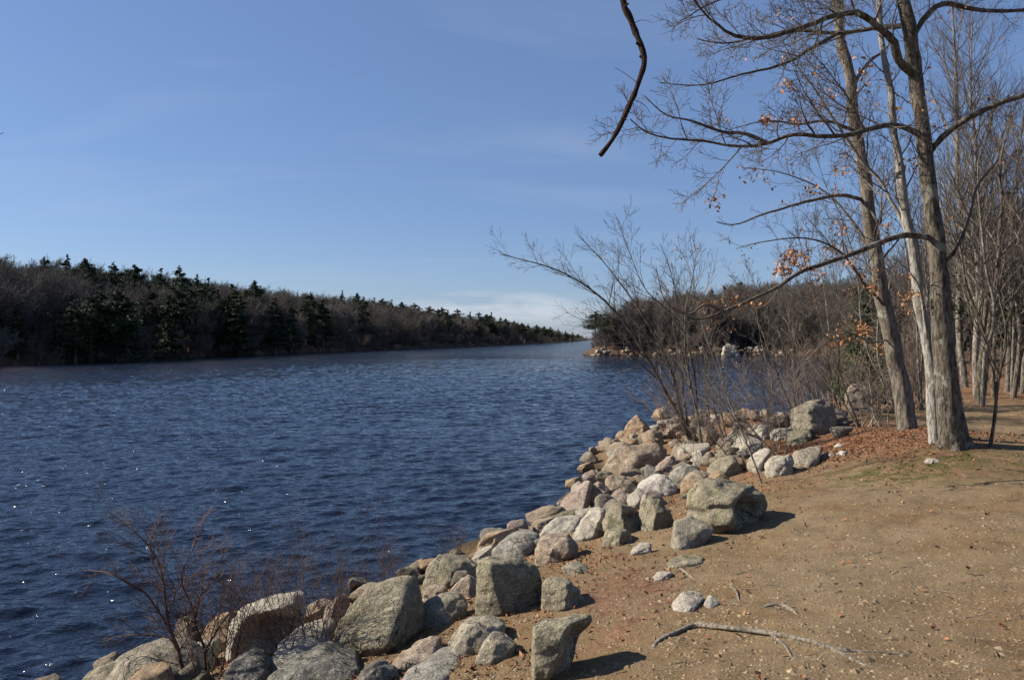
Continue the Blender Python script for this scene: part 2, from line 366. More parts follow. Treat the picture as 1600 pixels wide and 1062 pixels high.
# ------------------------------------------------------------------ terrain and lake sheets
def polar(th, r):
    T, R = np.meshgrid(th, r); return R*np.sin(T), R*np.cos(T)
def grid_faces(nr, nc):
    i = np.arange(nr*nc).reshape(nr, nc)
    return np.stack([i[:-1, :-1], i[:-1, 1:], i[1:, 1:], i[1:, :-1]], -1).reshape(-1, 4)
TREES_XY = [(6.0, 10.4), (6.5, 12.6)]
def litter_mask(x, y):
    s = shore(x, y)
    d1 = np.exp(-(((x-5.6)/1.9)**2+((y-12.8)/2.6)**2)*.8)
    m = d1*1.0 + sstep(14, 22, y)*.75
    # leaves caught among the shore rocks
    bank = np.exp(-((s-2.6)/1.5)**2)*.2 + .46*sstep(.15, .6, fbm(x*1.1, y*1.1, seed=91, o=3))*np.exp(-((s-4.2)/1.7)**2)
    return np.clip(m+bank, 0, 1.1)*(s > 0)
def moss_mask(x, y):
    return 1.3*np.exp(-(((x-5.4)/1.3)**2+((y-9.7)/.8)**2)) + .5*np.exp(-(((x-4.4)/.8)**2+((y-9.4)/.5)**2)) + .4*np.exp(-(((x-.95)/.35)**2+((y-3.95)/.3)**2))
th = np.radians(np.concatenate([np.linspace(-180, -50, 60, endpoint=False), np.linspace(-50, -38, 40, endpoint=False), np.linspace(-38, 38, 640, endpoint=False), np.linspace(38, 50, 40, endpoint=False), np.linspace(50, 180, 61)]))
r = np.exp(np.linspace(math.log(.5), math.log(2500), 720))
X, Y = polar(th, r)
Z = ground(X.ravel(), Y.ravel()).reshape(X.shape)
go = link_mesh('ground', np.stack([X, Y, Z], -1).reshape(-1, 3), grid_faces(*X.shape)[:, ::-1], M['ground'])
tag(go, 'brown dirt bank and leaf-strewn woodland floor around the lake', kind='structure')
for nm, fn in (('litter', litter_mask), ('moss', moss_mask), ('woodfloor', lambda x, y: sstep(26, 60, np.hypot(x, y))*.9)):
    a = go.data.attributes.new(nm, 'FLOAT', 'POINT'); a.data.foreach_set('value', fn(X.ravel(), Y.ravel()).astype(np.float32))

def waves(x, y, r):
    rng = np.random.default_rng(5); z = np.zeros_like(x); sp = r*.0026
    w1 = fbm(x*.35, y*.35, seed=61, o=2); w2 = fbm(x*.12, y*.12, seed=62, o=2)
    for k in range(70):
        lam = .10*math.exp(rng.uniform(0, math.log(.75/.10))); kk = 2*math.pi/lam
        a = math.radians(-66)+rng.normal(0, .40)   # travels down the bank, crests nearly level in view
        ph = rng.uniform(0, 6.28); st = .036*(1.1 if lam > .3 else .9); c1, c2 = rng.normal(0, 1.1), rng.normal(0, 2.2)
        if k >= 58: lam = rng.uniform(.8, 2.0); kk = 2*math.pi/lam; st = .022
        m = (r*.0026 < lam/2.0)
        X_, Y_ = x[m], y[m]; att = sstep(2.0, 3.6, lam/sp[m])
        q = kk*(X_*math.cos(a)+Y_*math.sin(a))+ph+c1*w1[m]+c2*w2[m]
        z[m] += st/kk*att*(np.sin(q)+.24*np.sin(2*q+1.2))
    return z*(.85+.3*fbm(x*.05, y*.09, seed=50, o=3))
th = np.radians(np.concatenate([np.linspace(-110, -40, 70, endpoint=False), np.linspace(-40, 20, 820, endpoint=False), np.linspace(20, 100, 50)]))
r = np.exp(np.concatenate([np.linspace(math.log(4.5), math.log(110), 1230, endpoint=False), np.linspace(math.log(110), math.log(2400), 160)]))
X, Y = polar(th, r); R = np.hypot(X, Y)
Z = waves(X.ravel(), Y.ravel(), R.ravel()).reshape(X.shape)
wo = link_mesh('lake_water', np.stack([X, Y, Z], -1).reshape(-1, 3), grid_faces(*X.shape)[:, ::-1], M['water'])
tag(wo, 'dark blue rippled lake water', kind='structure')

# ------------------------------------------------------------------ rocks
def smooth_np(V, E, it, lam=.5):
    n = len(V); deg = np.bincount(E.ravel(), minlength=n)[:, None].clip(1)
    for _ in range(it):
        S = np.zeros_like(V); np.add.at(S, E[:, 0], V[E[:, 1]]); np.add.at(S, E[:, 1], V[E[:, 0]])
        V = V+lam*(S/deg-V)
    return V
def hull_rock(name, pts, mat, seed, rnd=2, rough=1.0, res=44, shaped=False, dents=()):
    """convex block through the given corners, remeshed, edges worn, surface broken up"""
    pts = np.asarray(pts, float)
    org = pts.mean(0); org[2] = pts[:, 2].min()
    q = pts-org; size = (q.max(0)-q.min(0)); sz = float(np.sort(size)[1:].mean())
    bm = bmesh.new()
    for p in q: bm.verts.new(p)
    r_ = bmesh.ops.convex_hull(bm, input=bm.verts[:])
    junk = [e for e in r_['geom_interior'] if isinstance(e, bmesh.types.BMVert)]
    bmesh.ops.delete(bm, geom=junk, context='VERTS')
    rk = random.Random(seed*13+5); C_ = Vector(tuple(q.mean(0)))
    nf = 0 if shaped or rnd >= 4 else 5
    for ci in range(nf+(4 if shaped else 7)):      # knock the corners off along random fracture planes
        front = ci < nf; dv = (Vector((rk.gauss(0, .8), -abs(rk.gauss(0, 1)), rk.gauss(.3, .6))) if front else Vector((rk.gauss(0, 1), rk.gauss(0, 1), rk.gauss(0, .8)+.15))).normalized()
        if not bm.verts: break
        mx = max((v.co-C_).dot(dv) for v in bm.verts); cut = mx*((rk.uniform(.60, .80) if front else rk.uniform(.86, .96)) if rnd < 4 else rk.uniform(.86, .97))
        bmesh.ops.bisect_plane(bm, geom=bm.verts[:]+bm.edges[:]+bm.faces[:], dist=1e-5, plane_co=C_+dv*cut, plane_no=dv, clear_outer=True)
        be = [e for e in bm.edges if len(e.link_faces) == 1]
        if be: bmesh.ops.holes_fill(bm, edges=be)
    me = bpy.data.meshes.new('tmp'); bm.to_mesh(me); bm.free()
    ob = bpy.data.objects.new('tmp', me); COL.objects.link(ob)
    mo = ob.modifiers.new('r', 'REMESH'); mo.mode = 'VOXEL'; mo.voxel_size = float(size.max())/res
    dg = bpy.context.evaluated_depsgraph_get(); ev = ob.evaluated_get(dg); m2 = bpy.data.meshes.new_from_object(ev)
    n = len(m2.vertices); V = np.empty(n*3, np.float32); m2.vertices.foreach_get('co', V); V = V.reshape(-1, 3).astype(float)
    E = np.empty(len(m2.edges)*2, np.int32); m2.edges.foreach_get('vertices', E); E = E.reshape(-1, 2)
    V = smooth_np(V, E, max(1, int(rnd*1.2)-1) if rnd < 4 else rnd)
    nr = np.empty(n*3, np.float32); m2.vertices.foreach_get('normal', nr); nr = smooth_np(nr.reshape(-1, 3).astype(float), E, 2)
    nr /= np.linalg.norm(nr, axis=1)[:, None].clip(1e-6)
    f = 2.0/sz; u = V*f+seed*7.3
    d = fbm(u[:, 0], u[:, 1], u[:, 2]*1.15, o=2, seed=seed)*.016*sz
    u1 = u*1.7+vnoise(u[:, 0], u[:, 1], u[:, 2], seed=seed+3)[:, None]*.5
    pit = vnoise(u1[:, 0]*1.6, u1[:, 1]*1.6, u1[:, 2]*2.2, seed=seed+5); d -= np.clip(pit-.35, 0, 1)*.05*sz
    u2 = u*3.6; d += fbm(u2[:, 0], u2[:, 1], u2[:, 2], o=3, seed=seed+9)*.014*sz
    st = (V@np.array([.35*math.sin(seed), .3*math.cos(seed), .88]))/sz*5+vnoise(u[:, 0]*.5, u[:, 1]*.5, u[:, 2]*.5, seed=seed+2)*1.2
    d += (np.clip((st-np.floor(st))*5, 0, 1)-(st-np.floor(st)))*.024*sz*rough     # low ledges where layers broke off
    V = V+nr*(d*rough)[:, None]
    for (dc, rad_, dep_, dr_) in dents:      # hollows and broken-out pockets
        e_ = V-(np.array(dc)-org); w_ = np.exp(-((e_/np.array(rad_))**2).sum(1)); V = V+np.array(dr_)*(dep_*w_)[:, None]
    fl = [tuple(p.vertices) for p in m2.polygons]
    quads = np.array([f_ for f_ in fl if len(f_) == 4], np.int32).reshape(-1, 4); tris = np.array([f_ for f_ in fl if len(f_) == 3], np.int32).reshape(-1, 3)
    bpy.data.objects.remove(ob); bpy.data.meshes.remove(me); bpy.data.meshes.remove(m2)
    o = link_mesh(name, V, [quads, tris], mat); o.location = org
    return o
RK = 0
ROCKXY = []
def rock(label, mat, poly, ridge=(), tilt=.45, rnd=2, rough=1.0, thick=.75, name='boulder', group='rocks heaped along the shore', sink=.12, D=None, res=44, dent=()):
    """poly: outline corners in photo pixels; they are set out at the rock's own distance, leaning back with height, and given real thickness"""
    global RK; RK += 1
    poly = np.array(poly, float); yb = poly[:, 1].max(); xm = poly[:, 0].mean()
    if D is None: D = hit(xm, yb-2)
    wpx = poly[:, 0].max()-poly[:, 0].min(); hpx = yb-poly[:, 1].min()
    wm = max(wpx, hpx*.7)*D/F; pts = []
    def dep(py): return D+tilt*(yb-py)/F*D
    for px, py in poly: pts.append(P(px, py, dep(py)+ (wm*.06 if py < yb-3 else 0)))
    cx, cy = poly.mean(0)
    shaped = len(ridge) > 0
    if len(ridge) == 0: ridge = [(cx-.06*wpx, cy+.05*hpx, .16), (cx+.1*wpx, yb-.12*hpx, .14)]
    for rg in ridge:
        fw = rg[2] if len(rg) > 2 else .18
        pts.append(P(rg[0], rg[1], dep(rg[1])-fw*wm))
    for px, py in poly:
        qx, qy = cx+(px-cx)*.72, cy+(py-cy)*.62
        p = P(qx, qy, dep(qy)); p[1] += thick*wm; p[2] -= .05*wm
        pts.append(p)
    for px, py in poly:
        if py > cy:
            p = P(px, py, dep(py)); p[2] -= sink; pts.append(p*np.array([1, 1, 1])); q = p.copy(); q[1] += thick*wm*.7; pts.append(q)
    dn = []
    for (dx, dy, rx, rz, dp, sx) in dent:      # photo position, half width and height, depth; all in photo pixels
        q = P(dx, dy, dep(dy)-.2*wm); k_ = D/F; dn.append((q, (rx*k_, .45*wm, rz*k_), dp*k_, (-.5*sx, .85, .1)))
    o = hull_rock(name, pts, M[mat], RK, rnd, rough, res, shaped, dn)
    tag(o, label, 'rock', group); ROCKXY.append((o.location.x, o.location.y, wm*.5))
    return o
G0 = 'rocks heaped along the shore'
exec_rocks = [
 ('pale grey rounded boulder at the bottom left behind the red shrub', 'grey', [(160,1056),(184,1027),(218,1006),(239,1007),(269,1019),(284,1036),(302,1066),(290,1088),(165,1082)], [], dict(tilt=.8, rnd=4)),
 ('low greenish rock at the far bottom left corner of the rock pile', 'green', [(126,1064),(136,1048),(160,1046),(192,1053),(208,1070),(200,1084),(130,1080)], [], dict(tilt=.7, rnd=4)),
 ('brown pitted rock seen through the red shrub stems at the water', 'tan', [(262,985),(268,969),(285,963),(303,970),(314,992),(304,1024),(268,1024)], [], {}),
 ('big arched boulder with pale top and dark hollow underneath', 'pale', [(352,1026),(358,978),(374,952),(428,939),(456,929),(469,937),(467,965),(446,1002),(400,1024)], [(360,1016,.22),(378,978,.34),(412,958,.36),(456,946,.34)], dict(tilt=.15, rnd=2, res=60, dent=[(425, 990, 38, 24, 60, .3)])),
 ('orange brown rock leaning on the left of the arched boulder', 'orange', [(312,1008),(324,967),(345,956),(374,955),(360,985),(352,1018),(325,1022)], [], dict(tilt=.6)),
 ('dark grey rounded rock below the arched boulder at the bottom edge', 'dark', [(326,1064),(354,1036),(379,1025),(403,1030),(415,1046),(412,1075),(330,1082)], [], dict(tilt=.6, rnd=3)),
 ('smooth whitish oval boulder left of the largest boulder', 'pale', [(418,1042),(434,1004),(465,980),(504,966),(522,976),(519,1007),(490,1025),(455,1040),(424,1052)], [], dict(tilt=.9, rnd=5)),
 ('small orange rock at the waterline above the whitish oval boulder', 'orange', [(466,974),(480,955),(500,948),(506,960),(492,978)], [], dict(rnd=3)),
 ('pinkish grey rock wedged behind the left side of the largest boulder', 'pink', [(500,968),(510,947),(525,934),(538,929),(545,945),(534,972),(515,982)], [], {}),
 ('largest boulder, pointed and grey green with black shaded right side', 'green', [(512,1008),(525,979),(542,949),(563,926),(580,913),(597,912),(616,912),(632,900),(645,902),(656,917),(662,940),(659,958),(645,984),(621,1006),(587,1018),(560,1013)], [(633,906,.08),(625,949,.34),(615,979,.40),(606,1006,.36),(565,985,.22)], dict(tilt=.75, rnd=2, thick=.6, rough=.9, res=48)),
 ('low dark slab at the bottom edge below the largest boulder', 'dark', [(408,1064),(440,1050),(472,1031),(500,1017),(521,1029),(540,1040),(555,1054),(552,1080),(420,1085)], [(470,1046,.1),(530,1050,.05)], dict(tilt=1.4)),
 ('small black grey rock at the bottom edge right of the dark slab', 'dark', [(550,1066),(565,1045),(587,1036),(616,1049),(624,1064),(604,1082),(560,1082)], [], dict(tilt=.8)),
 ('tan wedge rock half buried above the smooth dark slab', 'tan', [(606,1045),(644,1024),(672,1003),(693,1006),(702,1018),(674,1032),(642,1044),(618,1056)], [], dict(tilt=1.2, rnd=3)),
 ('smooth blue grey slab at the bottom edge in the dirt', 'blue', [(622,1066),(644,1045),(674,1027),(706,1020),(726,1038),(704,1052),(676,1066),(648,1078)], [], dict(tilt=1.8, rnd=5, rough=.6)),
 ('flat grey rock with rounded top in the dirt above two slabs', 'grey', [(694,1004),(718,979),(759,971),(792,977),(797,988),(772,1008),(755,1024),(715,1022)], [], dict(tilt=.9, rnd=3)),
 ('small angular grey rock leaning on the flat grey rock', 'grey', [(742,1036),(756,1008),(771,989),(792,995),(808,1009),(784,1028),(762,1037)], [(776,1000,.05),(768,1034,.15)], {}),
 ('square upright block with flat pale top standing alone in the dirt', 'green', [(833,975),(852,971),(906,959),(931,960),(915,974),(890,990),(884,1010),(881,1032),(857,1054),(834,1048),(831,1014)], [(836,984,.34),(878,984,.42),(876,1022,.42),(857,1054,.38),(835,1046,.3)], dict(tilt=.15, rnd=1, thick=.5, rough=.7, res=56, dent=[(905, 1005, 18, 26, 22, 1)])),
 ('tall standing block with lit left edge and shaded front face', 'green', [(745,877),(762,870),(813,873),(840,884),(847,912),(843,934),(812,950),(786,956),(759,958),(743,955),(748,915)], [(766,880,.3),(773,921,.32),(786,956,.3),(843,890,-.05)], dict(tilt=.1, rnd=1, thick=.55, rough=.8, res=44)),
 ('greenish wedge rock to the right of the tall standing block', 'green', [(846,911),(858,904),(891,908),(907,924),(913,940),(882,952),(848,944)], [(888,912,.28),(882,950,.32)], dict(tilt=.4, rnd=1)),
 ('blocky mossy rock behind and left of the tall standing block', 'green', [(661,920),(669,882),(684,868),(729,875),(746,885),(746,904),(704,920)], [(708,882,.1),(702,916,.2)], dict(tilt=.35, rnd=1, res=40)),
 ('brown pointed rock in front of the blocky mossy rock', 'tan', [(698,930),(716,909),(732,899),(748,909),(748,932),(720,938)], [(735,905,.05),(738,934,.1)], {}),
 ('flat pale tan slab between the largest boulder and the mossy block', 'tan', [(655,928),(662,918),(696,916),(702,927),(690,938),(664,944)], [], dict(tilt=1.0, rnd=1)),
 ('rounded grey rock half in the shadow of the largest boulder', 'grey', [(648,968),(665,940),(690,929),(716,929),(731,945),(719,970),(696,978),(660,976)], [], dict(tilt=.6, rnd=4)),
 ('peach coloured rock at the water behind the long oval rock', 'orange', [(742,862),(750,845),(761,834),(778,831),(798,828),(802,838),(786,856),(765,866)], [], {}),
 ('long smooth grey oval rock lying by the water', 'blue', [(768,860),(785,845),(808,832),(831,828),(847,836),(840,851),(827,864),(810,875),(785,873)], [], dict(tilt=.7, rnd=5, rough=.6)),
 ('whitish rough rock between peach rock and tall block', 'pale', [(733,880),(744,861),(770,852),(778,868),(772,880),(750,882)], [], {}),
 ('brown grey wedge rock with dark right end in the dirt', 'tan', [(836,856),(849,838),(889,833),(898,842),(907,856),(895,868),(868,875),(842,880),(837,870)], [(886,838,.12),(889,866,.3),(862,858,.28)], dict(tilt=.6, rnd=1)),
 ('small tan rock at the waterline left of the stacked slabs', 'tan', [(827,828),(834,816),(864,809),(872,816),(852,832)], [], {}),
 ('pale cream slab lying below the big pink slab', 'pale', [(843,838),(850,827),(868,810),(908,805),(910,819),(895,838),(868,840)], [(906,808,.0),(892,836,.12)], dict(tilt=.9, rnd=1)),
 ('large smooth pink slab leaning up beside the water', 'pink', [(864,808),(874,789),(885,774),(902,759),(919,748),(928,756),(923,778),(915,797),(905,810)], [(921,756,.2),(911,795,.3)], dict(tilt=.8, rnd=2, rough=.6, thick=.45, res=40)),
 ('dark brown rock in shadow right of the large pink slab', 'tan', [(922,756),(940,743),(954,764),(957,785),(948,798),(925,796)], [], dict(tilt=.2)),
 ('bright cream rounded rock with dark notch at its foot', 'pale', [(896,844),(906,824),(918,802),(931,789),(946,795),(950,816),(937,836),(914,843)], [(938,806,.2),(926,838,.22)], dict(tilt=.7, rnd=3)),
 ('olive grey rock with black shaded right half', 'green', [(944,812),(955,788),(970,784),(989,791),(1009,807),(1015,830),(996,834),(975,830),(955,830)], [(970,790,.2),(977,828,.34)], dict(tilt=.35, rnd=2, dent=[(994, 812, 14, 12, 16, 1)])),
 ('small block with sharp lit face below the olive grey rock', 'green', [(944,840),(952,829),(968,826),(984,829),(991,846),(968,853),(947,846)], [(968,830,.3),(968,852,.36)], dict(tilt=.2, rnd=0)),
 ('massive cracked brown boulder topping the pile by the water', 'tan', [(942,736),(950,717),(962,700),(977,693),(1013,691),(1038,695),(1048,708),(1034,726),(1018,742),(989,744),(962,744),(944,746)], [], dict(tilt=.5, rnd=3, thick=.5, res=46)),
 ('twisted tan rock below the massive brown boulder', 'tan', [(944,750),(962,738),(979,740),(989,756),(1005,775),(994,788),(968,786),(953,774)], [], dict(tilt=.7, rnd=2)),
 ('small round tan rock left of the white rock', 'tan', [(985,748),(996,742),(1014,744),(1008,756),(994,763)], [], dict(rnd=4)),
 ('brightest white rock in the middle of the pile', 'white', [(994,764),(1006,751),(1030,740),(1042,743),(1056,756),(1062,777),(1040,781),(1004,777)], [], dict(tilt=.7, rnd=3)),
 ('pinkish rock in front of the white rock', 'pink', [(1004,780),(1013,764),(1024,764),(1036,782),(1048,790),(1030,794)], [], dict(rnd=3)),
 ('green speckled rock with dark top right of the olive rock', 'green', [(1000,788),(1009,776),(1030,781),(1051,800),(1055,812),(1046,828),(1033,830),(1014,822),(1003,810)], [], dict(tilt=.6)),
 ('pale flat stone lying in the dirt below the small block', 'pale', [(988,862),(1002,851),(1018,849),(1024,857),(1005,868)], [], dict(tilt=1.2, rnd=3, sink=.05)),
 ('flat tilted slab with dark front edge left of the hollow boulder', 'grey', [(1051,856),(1055,817),(1082,804),(1092,812),(1115,823),(1119,829),(1086,847),(1063,860)], [(1060,842,.1),(1098,826,.08)], dict(tilt=1.1, rnd=0, rough=.6)),
 ('big blocky boulder with black hollow on its right side', 'green', [(1075,768),(1092,752),(1105,746),(1133,749),(1152,751),(1190,762),(1202,773),(1196,790),(1176,820),(1156,826),(1133,826),(1103,820),(1080,802)], [(1100,775,.26),(1146,784,.46),(1154,824,.46),(1110,814,.3),(1198,772,.05)], dict(tilt=.35, rnd=1, thick=.5, rough=1.1, res=64, dent=[(1170, 800, 22, 20, 46, 1), (1118, 790, 16, 6, 10, 0)])),
 ('long brownish rock behind the hollow boulder', 'tan', [(1068,762),(1075,747),(1095,734),(1110,734),(1128,750),(1110,762),(1080,768)], [], {}),
 ('blue grey domed rock right of the white rock', 'blue', [(1048,742),(1060,730),(1075,723),(1095,730),(1098,743),(1085,752),(1064,760),(1052,752)], [], dict(rnd=4)),
 ('cream block under the leaning dark stems', 'pale', [(1078,710),(1095,700),(1108,705),(1109,716),(1098,729),(1084,725)], [], {}),
 ('grey green domed rock behind the hollow boulder at the pale sapling', 'green', [(1108,738),(1125,718),(1142,710),(1158,716),(1169,735),(1158,748),(1125,748)], [], dict(rnd=3)),
 ('pink rock behind the blue grey dome', 'pink', [(1022,738),(1035,722),(1054,708),(1063,722),(1056,738),(1031,743)], [], {}),
 ('small brown rock at the foot of the leaning stems', 'tan', [(1058,718),(1066,703),(1080,707),(1084,722),(1068,730)], [], {}),
 ('long cream coloured slab behind the pale sapling', 'pale', [(1145,706),(1158,683),(1171,670),(1186,676),(1194,690),(1183,712),(1171,718),(1150,717)], [], dict(tilt=.9, rnd=2)),
 ('round whitish rock left of the long cream slab', 'pale', [(1135,683),(1144,672),(1155,677),(1156,689),(1142,694)], [], dict(rnd=4)),
 ('cream rock touching the foot of the forked sapling', 'pale', [(1172,720),(1186,705),(1201,695),(1207,703),(1199,720),(1192,734),(1178,739)], [], {}),
 ('pale rock with mossy top at the edge of the leaf litter', 'pale', [(1199,727),(1208,715),(1220,710),(1235,714),(1244,724),(1240,738),(1225,745),(1206,746)], [], dict(rnd=2)),
 ('bluish white rock by the bay behind the long cream slab', 'white', [(1182,681),(1195,665),(1206,670),(1216,684),(1195,689)], [], dict(rnd=2)),
 ('large square boulder by the bay with shaded right front', 'grey', [(1241,638),(1253,631),(1283,623),(1300,630),(1308,649),(1306,661),(1298,677),(1281,682),(1253,672),(1246,652)], [(1262,640,.15),(1272,668,.2)], dict(tilt=.4, rnd=1, res=44)),
 ('flat mossy wedge below the large square boulder', 'green', [(1231,684),(1244,673),(1270,667),(1273,677),(1255,692),(1240,696)], [], dict(tilt=.9)),
 ('cream rock at the left of the large square boulder', 'orange', [(1215,652),(1229,641),(1238,649),(1234,666),(1220,668)], [], {}),
 ('grey flat rock below the cream rock by the bay', 'blue', [(1208,678),(1222,666),(1246,667),(1238,681),(1219,687)], [], {}),
 ('whitish pointed rock by the bay', 'pale', [(1178,680),(1190,661),(1203,667),(1208,683),(1192,689)], [], {}),
 ('flat grey slab in the leaf litter below the square boulder', 'grey', [(1246,706),(1270,697),(1292,697),(1290,712),(1286,724),(1261,733),(1243,729)], [], dict(tilt=1.3, rnd=2)),
 ('small upright cream stone at the edge of the leaf litter', 'pale', [(1216,733),(1220,715),(1234,709),(1242,719),(1232,744),(1220,745)], [], {}),
 ('orange block standing in the water at the tip of the pile', 'orange', [(976,670),(984,658),(995,648),(1015,665),(1031,686),(1003,692),(985,684)], [(1006,664,.15),(1002,688,.2)], dict(tilt=.3, rnd=0)),
 ('low orange rock in the water left of the orange block', 'orange', [(962,682),(978,671),(996,681),(994,692),(969,694)], [], dict(rnd=1)),
 ('orange rock standing in the lake beyond the pile', 'orange', [(1018,654),(1026,637),(1040,633),(1050,645),(1048,658),(1026,661)], [], dict(rnd=1)),
 ('farthest small orange rock in the lake behind the leaning stems', 'orange', [(1044,628),(1054,619),(1066,625),(1064,637),(1047,635)], [], {}),
 ('pink rock at the water right of the leaning stems', 'pink', [(1083,655),(1094,639),(1106,642),(1110,658),(1088,663)], [], {}),
 ('tall tan rock behind the trees at the edge of the brush', 'tan', [(1327,616),(1338,594),(1352,600),(1360,614),(1370,642),(1334,648)], [], dict(tilt=.2, rnd=2)),
 ('pale grey stone lying on the path, larger of a pair', 'pale', [(1052,953),(1070,929),(1095,924),(1101,934),(1082,950),(1064,958)], [], dict(tilt=1.2, rnd=4, rough=.5, sink=.05)),
 ('smaller pale stone on the path beside a larger one', 'pale', [(1099,943),(1111,929),(1126,940),(1118,955),(1106,953)], [], dict(tilt=1.1, rnd=4, rough=.5, sink=.05)),
 ('flat mossy stone embedded in the dirt above the pair of pale stones', 'green', [(1046,887),(1070,873),(1106,873),(1113,883),(1081,890)], [], dict(tilt=2.2, rnd=3, sink=.06)),
 ('small cream stone just below the flat mossy stone', 'pale', [(1018,911),(1031,896),(1054,895),(1040,910)], [], dict(tilt=1.6, rnd=3, sink=.05)),
 ('low dark brown stone in the dirt above the greenish wedge rock', 'grey', [(872,892),(891,884),(910,885),(928,894),(924,901),(894,902)], [], dict(tilt=1.1, rnd=3, sink=.05)),
 ('pale stone in the moss at the foot of the largest tree', 'pale', [(1447,724),(1456,713),(1469,719),(1466,727)], [], dict(tilt=1.0, rnd=3, sink=.05)),
 ('white stone in the leaf litter left of the trees', 'white', [(1306,699),(1312,692),(1324,695),(1320,700)], [], dict(tilt=1.2, rnd=3, sink=.04)),
 ('round white stone below another in the leaf litter', 'white', [(1310,711),(1318,703),(1329,706),(1324,713)], [], dict(tilt=1.2, rnd=3, sink=.04)),
 ('flat pinkish stone left of the round white stone', 'pink', [(1286,713),(1300,705),(1312,711),(1302,717)], [], dict(tilt=1.2, rnd=3, sink=.04)),
]
for (lab, mt, poly, rg, kw) in exec_rocks:
    rock(lab, mt, poly, rg, **kw)
#FILL
# smaller rocks filling the gaps of the pile
random.seed(11)
def filler(n):
    protos = []
    for k in range(7):
        rr = random.Random(k+40)
        pts = []
        for _ in range(13):
            v = np.array([rr.gauss(0, 1), rr.gauss(0, 1), rr.gauss(0, 1)]); v /= np.linalg.norm(v); pts.append(v*np.array([.62, .52, .42])*rr.uniform(.85, 1.2))
        mt = ['tan', 'grey', 'pale', 'green', 'orange', 'pink', 'blue'][k]
        protos.append((hull_rock('rock', pts, M[mt], 300+k, 1, 1.0, 22), ['tan', 'grey', 'pale', 'greenish', 'orange brown', 'pinkish', 'blue grey'][k]))
    used = set(); c = 0; tries = 0
    while c < n and tries < 4000:
        tries += 1
        if c > 150:      # the low tongue of rubble between the bay and the leaning stems
            fx, fy = random.uniform(1050, 1320), random.uniform(652, 738)
            if fx > 1190 and fy > 684: continue
            D_ = hit(fx, fy); x, y = (fx-CX)/F*D_, D_
        t = random.random()
        if c <= 150: y = 5.2*math.exp(t*math.log(29/5.2)); y = random.choice([y, y, random.uniform(9, 24), random.uniform(15, 27)])
        sh = random.uniform(-.15, 3.1) if y > 9 else random.uniform(-.1, 2.6)
        # walk from the shoreline to the right by sh metres
        if c <= 150: x = float(np.interp(y, [6, 7.3, 9.5, 11.2, 12.6, 15.5, 19.5, 23.7, 28.5], [-4.2, -3, -1.5, -.56, .55, 1.35, 2.2, 3.2, 4.6]))+sh*1.25
        s = float(shore(np.array([x]), np.array([y]))[0])
        if (s > 2.9 and c <= 150) or s < -.25: continue
        sz = random.uniform(.2, .55)*(1.1 if c > 150 else 1 if y > 10 else .75)
        if any(math.hypot(x-a, y-b) < c_*.62+sz*.2 for a, b, c_ in ROCKXY): continue
        k = random.randrange(7); src, col_ = protos[k]
        o = src if k not in used else src.copy()
        if k in used: COL.objects.link(o)
        used.add(k)
        o.scale = (sz*random.uniform(.9, 1.4), sz, sz*random.uniform(.8, 1.1)); o.rotation_euler = (random.uniform(-.3, .3), random.uniform(-.3, .3), random.uniform(0, 6.28))
        o.location = (x, y, max(gz(x, y), -.05)-sz*.10)
        tag(o, f'small {col_} rock filling a gap in the shore rock pile', 'rock', f'small {col_} rocks between the boulders'); ROCKXY.append((x, y, sz*.5)); c += 1
filler(188)

# pebbles and fallen leaves, countless
def scatter_pebbles():
    rng = np.random.default_rng(3); n = 60000
    a = np.radians(rng.uniform(-40, 40, n)); rr = np.exp(rng.uniform(math.log(2.6), math.log(13), n))
    x, y = rr*np.sin(a), rr*np.cos(a); s = shore(x, y); k = (s > 1.2); x, y = x[k], y[k]
    n = len(x); z = ground(x, y); sz = np.exp(rng.normal(math.log(.0072), .5, n)).clip(.003, .04)
    base = np.array([(0, 0, .7), (1, 0, 0), (.3, .95, 0), (-.8, .6, 0), (-.8, -.6, 0), (.3, -.95, 0)])
    V = base[None]*rng.uniform(.65, 1.35, (n, 6, 3)); V = V*sz[:, None, None]; V[..., 2] *= .8
    an = rng.uniform(0, 6.28, n); ca, sa = np.cos(an)[:, None], np.sin(an)[:, None]
    Vx = V[..., 0]*ca-V[..., 1]*sa; Vy = V[..., 0]*sa+V[..., 1]*ca
    V = np.stack([Vx+x[:, None], Vy+y[:, None], V[..., 2]+z[:, None]-.001], -1)
    f = np.array([(0, 1, 2), (0, 2, 3), (0, 3, 4), (0, 4, 5), (0, 5, 1)])
    Fc = (f[None]+np.arange(n)[:, None, None]*6).reshape(-1, 3)
    o = link_mesh('gravel', V.reshape(-1, 3), Fc, M['pebble'], smooth=False)
    tag(o, 'small pebbles and grit scattered over the dirt path', 'gravel', kind='stuff')
scatter_pebbles()
